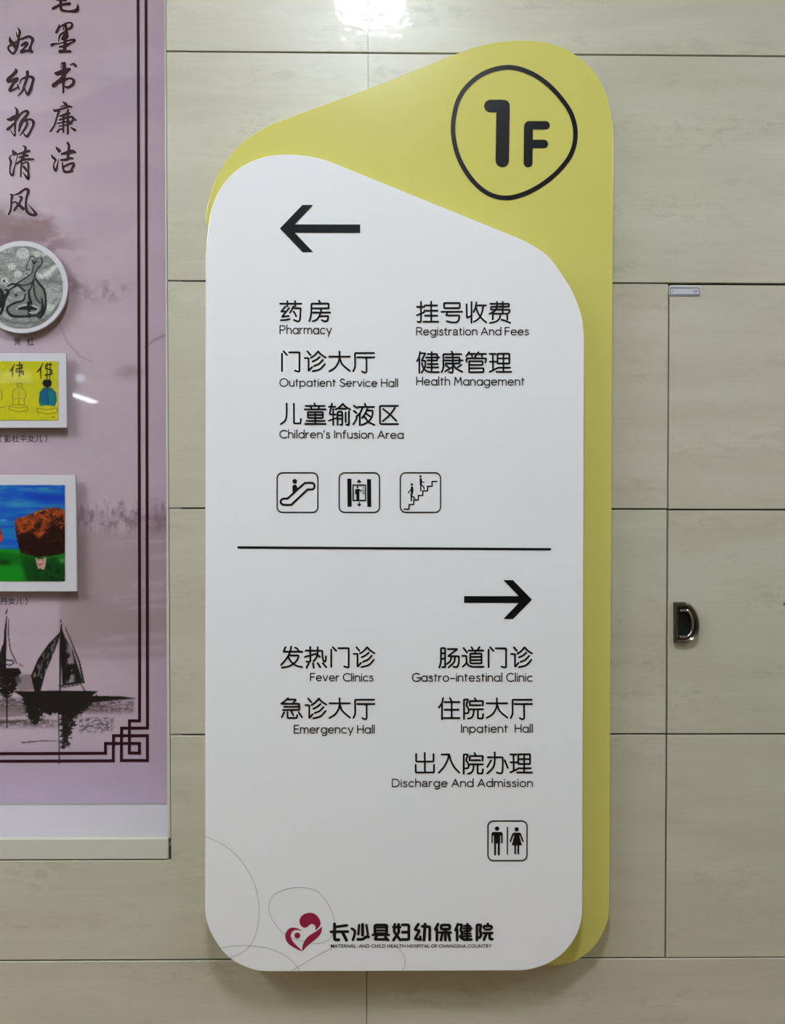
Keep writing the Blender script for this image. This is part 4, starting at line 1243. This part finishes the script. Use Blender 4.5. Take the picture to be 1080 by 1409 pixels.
def paint_yellow(X, Y):
    C = np.ones(X.shape + (3,)) * np.array([196.0, 190.0, 22.0])
    C = mix(C, (178, 176, 30), sst(0.4, 0.7, fbm(X / 12, Y / 12)) * 0.6)
    K = (18, 18, 18); OL = (120, 112, 22)
    for P, w in (([(195, 210), (165, 270), (135, 300)], [1.2, 2, 1.4]), ([(168, 260), (170, 380)], [2, 1]),
                 ([(265, 180), (260, 370)], [1.4, 1.6]), ([(222, 225), (300, 215), (300, 260), (222, 270), (222, 310), (315, 305), (315, 350)], 1.6), ([(285, 210), (290, 340)], 1.2),
                 ([(580, 190), (550, 260), (500, 315)], [1, 2.2, 1.4]), ([(548, 260), (552, 400)], [2, 1.2]),
                 ([(695, 210), (620, 215), (615, 265), (695, 285), (700, 340), (610, 355)], 1.8), ([(640, 190), (635, 400)], 1.3), ([(680, 190), (672, 400)], 1.3)):
        C = mix(C, K, seg(X, Y, t9(P), w, 0.8))
    # figure seen from behind, right
    C = mix(C, (18, 110, 122), pip(X, Y, t9([(600, 525), (690, 525), (745, 590), (762, 700), (730, 775), (640, 760), (560, 770), (530, 690), (545, 590)])))
    C = mix(C, (22, 80, 130), pip(X, Y, t9([(600, 530), (640, 530), (640, 740), (560, 720), (545, 600)]), 3) * 0.7)
    for P in ([(545, 590), (600, 530), (690, 530), (750, 590), (762, 700), (735, 770)], [(645, 540), (650, 740)], [(550, 590), (530, 700), (545, 770)]):
        C = mix(C, (10, 60, 66), seg(X, Y, t9(P), 1.2))
    C = mix(C, K, pip(X, Y, t9([(600, 415), (680, 415), (700, 450), (690, 500), (645, 525), (595, 505), (570, 465)])))
    # second figure, only outlined
    for P in ([(235, 530), (180, 560), (165, 640), (185, 690)], [(290, 530), (340, 570), (350, 650), (325, 690)], [(255, 540), (255, 750)], [(180, 670), (330, 670)], [(180, 690), (165, 750), (340, 760), (320, 690)],
              [(125, 770), (250, 800), (375, 780), (375, 840), (250, 850), (130, 820), (125, 770)], [(500, 800), (640, 825), (775, 795), (775, 860), (640, 880), (510, 855), (500, 800)], [(240, 510), (290, 510), (300, 470), (225, 470), (240, 510)],
              [(-60, 540), (-100, 600), (-90, 700)], [(-20, 540), (30, 600), (20, 700)], [(-110, 780), (0, 800), (60, 780)]):
        C = mix(C, OL, seg(X, Y, t9(P), 1.0))
    C = mix(C, (186, 178, 60), pip(X, Y, t9([(235, 535), (290, 535), (340, 580), (330, 680), (180, 680), (180, 570)]), 1.5) * 0.5)
    C = mix(C, (110, 100, 40), seg(X, Y, t9([(670, 920), (735, 922)]), 1.4) * sst(0.3, 0.6, fbm(X, Y)))
    return C


board('framed_picture', 'white bordered yellow painting of robed figures, between the two other pictures on the poster', -64, 486.2, 90.9, 588.8, -52, 497.0, 79.9, 578.2, paint_yellow)


def l7(P):
    return [(x / 7.04, 650 + y / 7.04) for x, y in P]


def paint_land(X, Y):
    C = np.ones(X.shape + (3,)) * np.array([30.0, 112.0, 176.0])
    f = fbm(X / 34, Y / 5, 4); g = fbm(X / 5, Y / 5, 4); h = fbm(X / 3 + 7, Y / 3)
    C = mix(C, (24, 78, 180), sst(0.35, 0.65, f) * 0.9)
    C = mix(C, (18, 58, 170), np.exp(-((Y - 684 - (X - 60) * .05) ** 2) / 7 ** 2) * sst(20, 60, X))
    C = mix(C, (60, 146, 180), np.exp(-((Y - 671) ** 2) / 5 ** 2) * sst(0.4, 0.6, fbm(X / 20, Y / 3)) * 0.8)
    C = mix(C, (60, 140, 180), np.exp(-((Y - 694) ** 2) / 5 ** 2 - ((X - 24) ** 2) / 26 ** 2) * 0.7)
    C = mix(C, (80, 156, 192), np.exp(-((Y - 716) ** 2) / 2 ** 2 - ((X - 5) ** 2) / 6 ** 2) * 0.8)
    # field
    C = mix(C, (20, 130, 28), sst(755, 758, Y + 2 * h))
    C = mix(C, (14, 96, 22), sst(757, 764, Y) * (1 - sst(772, 782, Y)) * sst(0.4, 0.6, f) * 0.9)
    C = mix(C, (12, 44, 14), np.exp(-((Y - 774) ** 2) / 3.5 ** 2) * (1 - sst(8, 18, X)) * 0.9)
    C = mix(C, (14, 66, 20), sst(762, 778, Y + h * 6) * sst(26, 36, X + (Y - 780) * -0.25))
    C = mix(C, (12, 40, 14), sst(40, 60, X) * sst(764, 775, Y) * sst(0.45, 0.6, g) * 0.9)
    C = mix(C, (70, 150, 66), np.exp(-((Y - 771) ** 2) / 4 ** 2 - ((X - 86) ** 2) / 6 ** 2) * 0.9)
    C = mix(C, (90, 130, 84), np.exp(-((Y - 764) ** 2) / 3 ** 2 - ((X - 60) ** 2) / 6 ** 2) * 0.8)
    # tree
    T = l7([(150, 470), (200, 440), (260, 430), (340, 390), (420, 370), (480, 350), (570, 345), (610, 370), (640, 400), (640, 780), (540, 800), (360, 820), (200, 780), (170, 680), (150, 560)])
    m = pip(X + (h - .5) * 3, Y + (g - .5) * 3, T, 1)
    C = mix(C, (34, 14, 10), m)
    top = pip(X + (h - .5) * 3, Y + (g - .5) * 3, l7([(150, 470), (200, 440), (260, 430), (340, 390), (420, 370), (480, 350), (570, 345), (610, 370), (640, 420), (620, 560), (540, 500), (460, 560), (380, 640), (300, 560), (180, 600)]), 4)
    C = mix(C, (150, 62, 22), top * sst(0.3, 0.62, g) * 0.95)
    C = mix(C, (186, 88, 40), top * sst(0.55, 0.72, h) * 0.8)
    C = mix(C, (30, 10, 8), np.exp(-((X - 72) ** 2) / 6 ** 2 - ((Y - 728) ** 2) / 12 ** 2) * 0.9)
    C = mix(C, (28, 12, 8), np.exp(-((X - 53) ** 2) / 4 ** 2 - ((Y - 722) ** 2) / 6 ** 2) * 0.8)
    e = seg(X, Y, np.array(T)[[14, 0, 1, 2, 3, 4, 5, 6]], 1.6, 1.2)
    C = mix(C, (150, 150, 40), e * sst(0.5, 0.7, fbm(X / 2.2, Y / 2.2)) * (1 - sst(60, 80, X)))
    C = mix(C, (80, 40, 20), m * sst(0.6, 0.75, fbm(X / 4, Y / 4 + 30)) * 0.6)
    # the little pale cat face
    P = l7([(345, 830), (375, 845), (410, 840), (445, 825), (445, 870), (430, 935), (405, 940), (390, 925), (370, 935), (355, 880)])
    C = mix(C, (214, 170, 156), pip(X, Y, P, 0.8) * (0.6 + 0.5 * g))
    C = mix(C, (176, 30, 30), seg(X, Y, l7([(372, 885), (385, 900), (405, 882)]), 1.6)); C = mix(C, (50, 40, 30), seg(X, Y, l7([(365, 850), (385, 852)]), 1.2)); C = mix(C, (50, 40, 30), seg(X, Y, l7([(408, 850), (425, 846)]), 1.2))
    # red shape at the left edge
    C = mix(C, (196, 56, 30), pip(X, Y, l7([(-60, 560), (0, 570), (28, 640), (0, 680), (-60, 690)]), 1)); C = mix(C, (120, 44, 30), pip(X, Y, l7([(-80, 520), (0, 530), (20, 600), (-40, 610)]), 1) * 0.9)
    return C


board('framed_picture', 'white bordered landscape painting of an orange tree on green grass, lowest picture on the poster', -116, 653.8, 104.2, 814.0, -101, 667.4, 89.2, 799.8, paint_land)
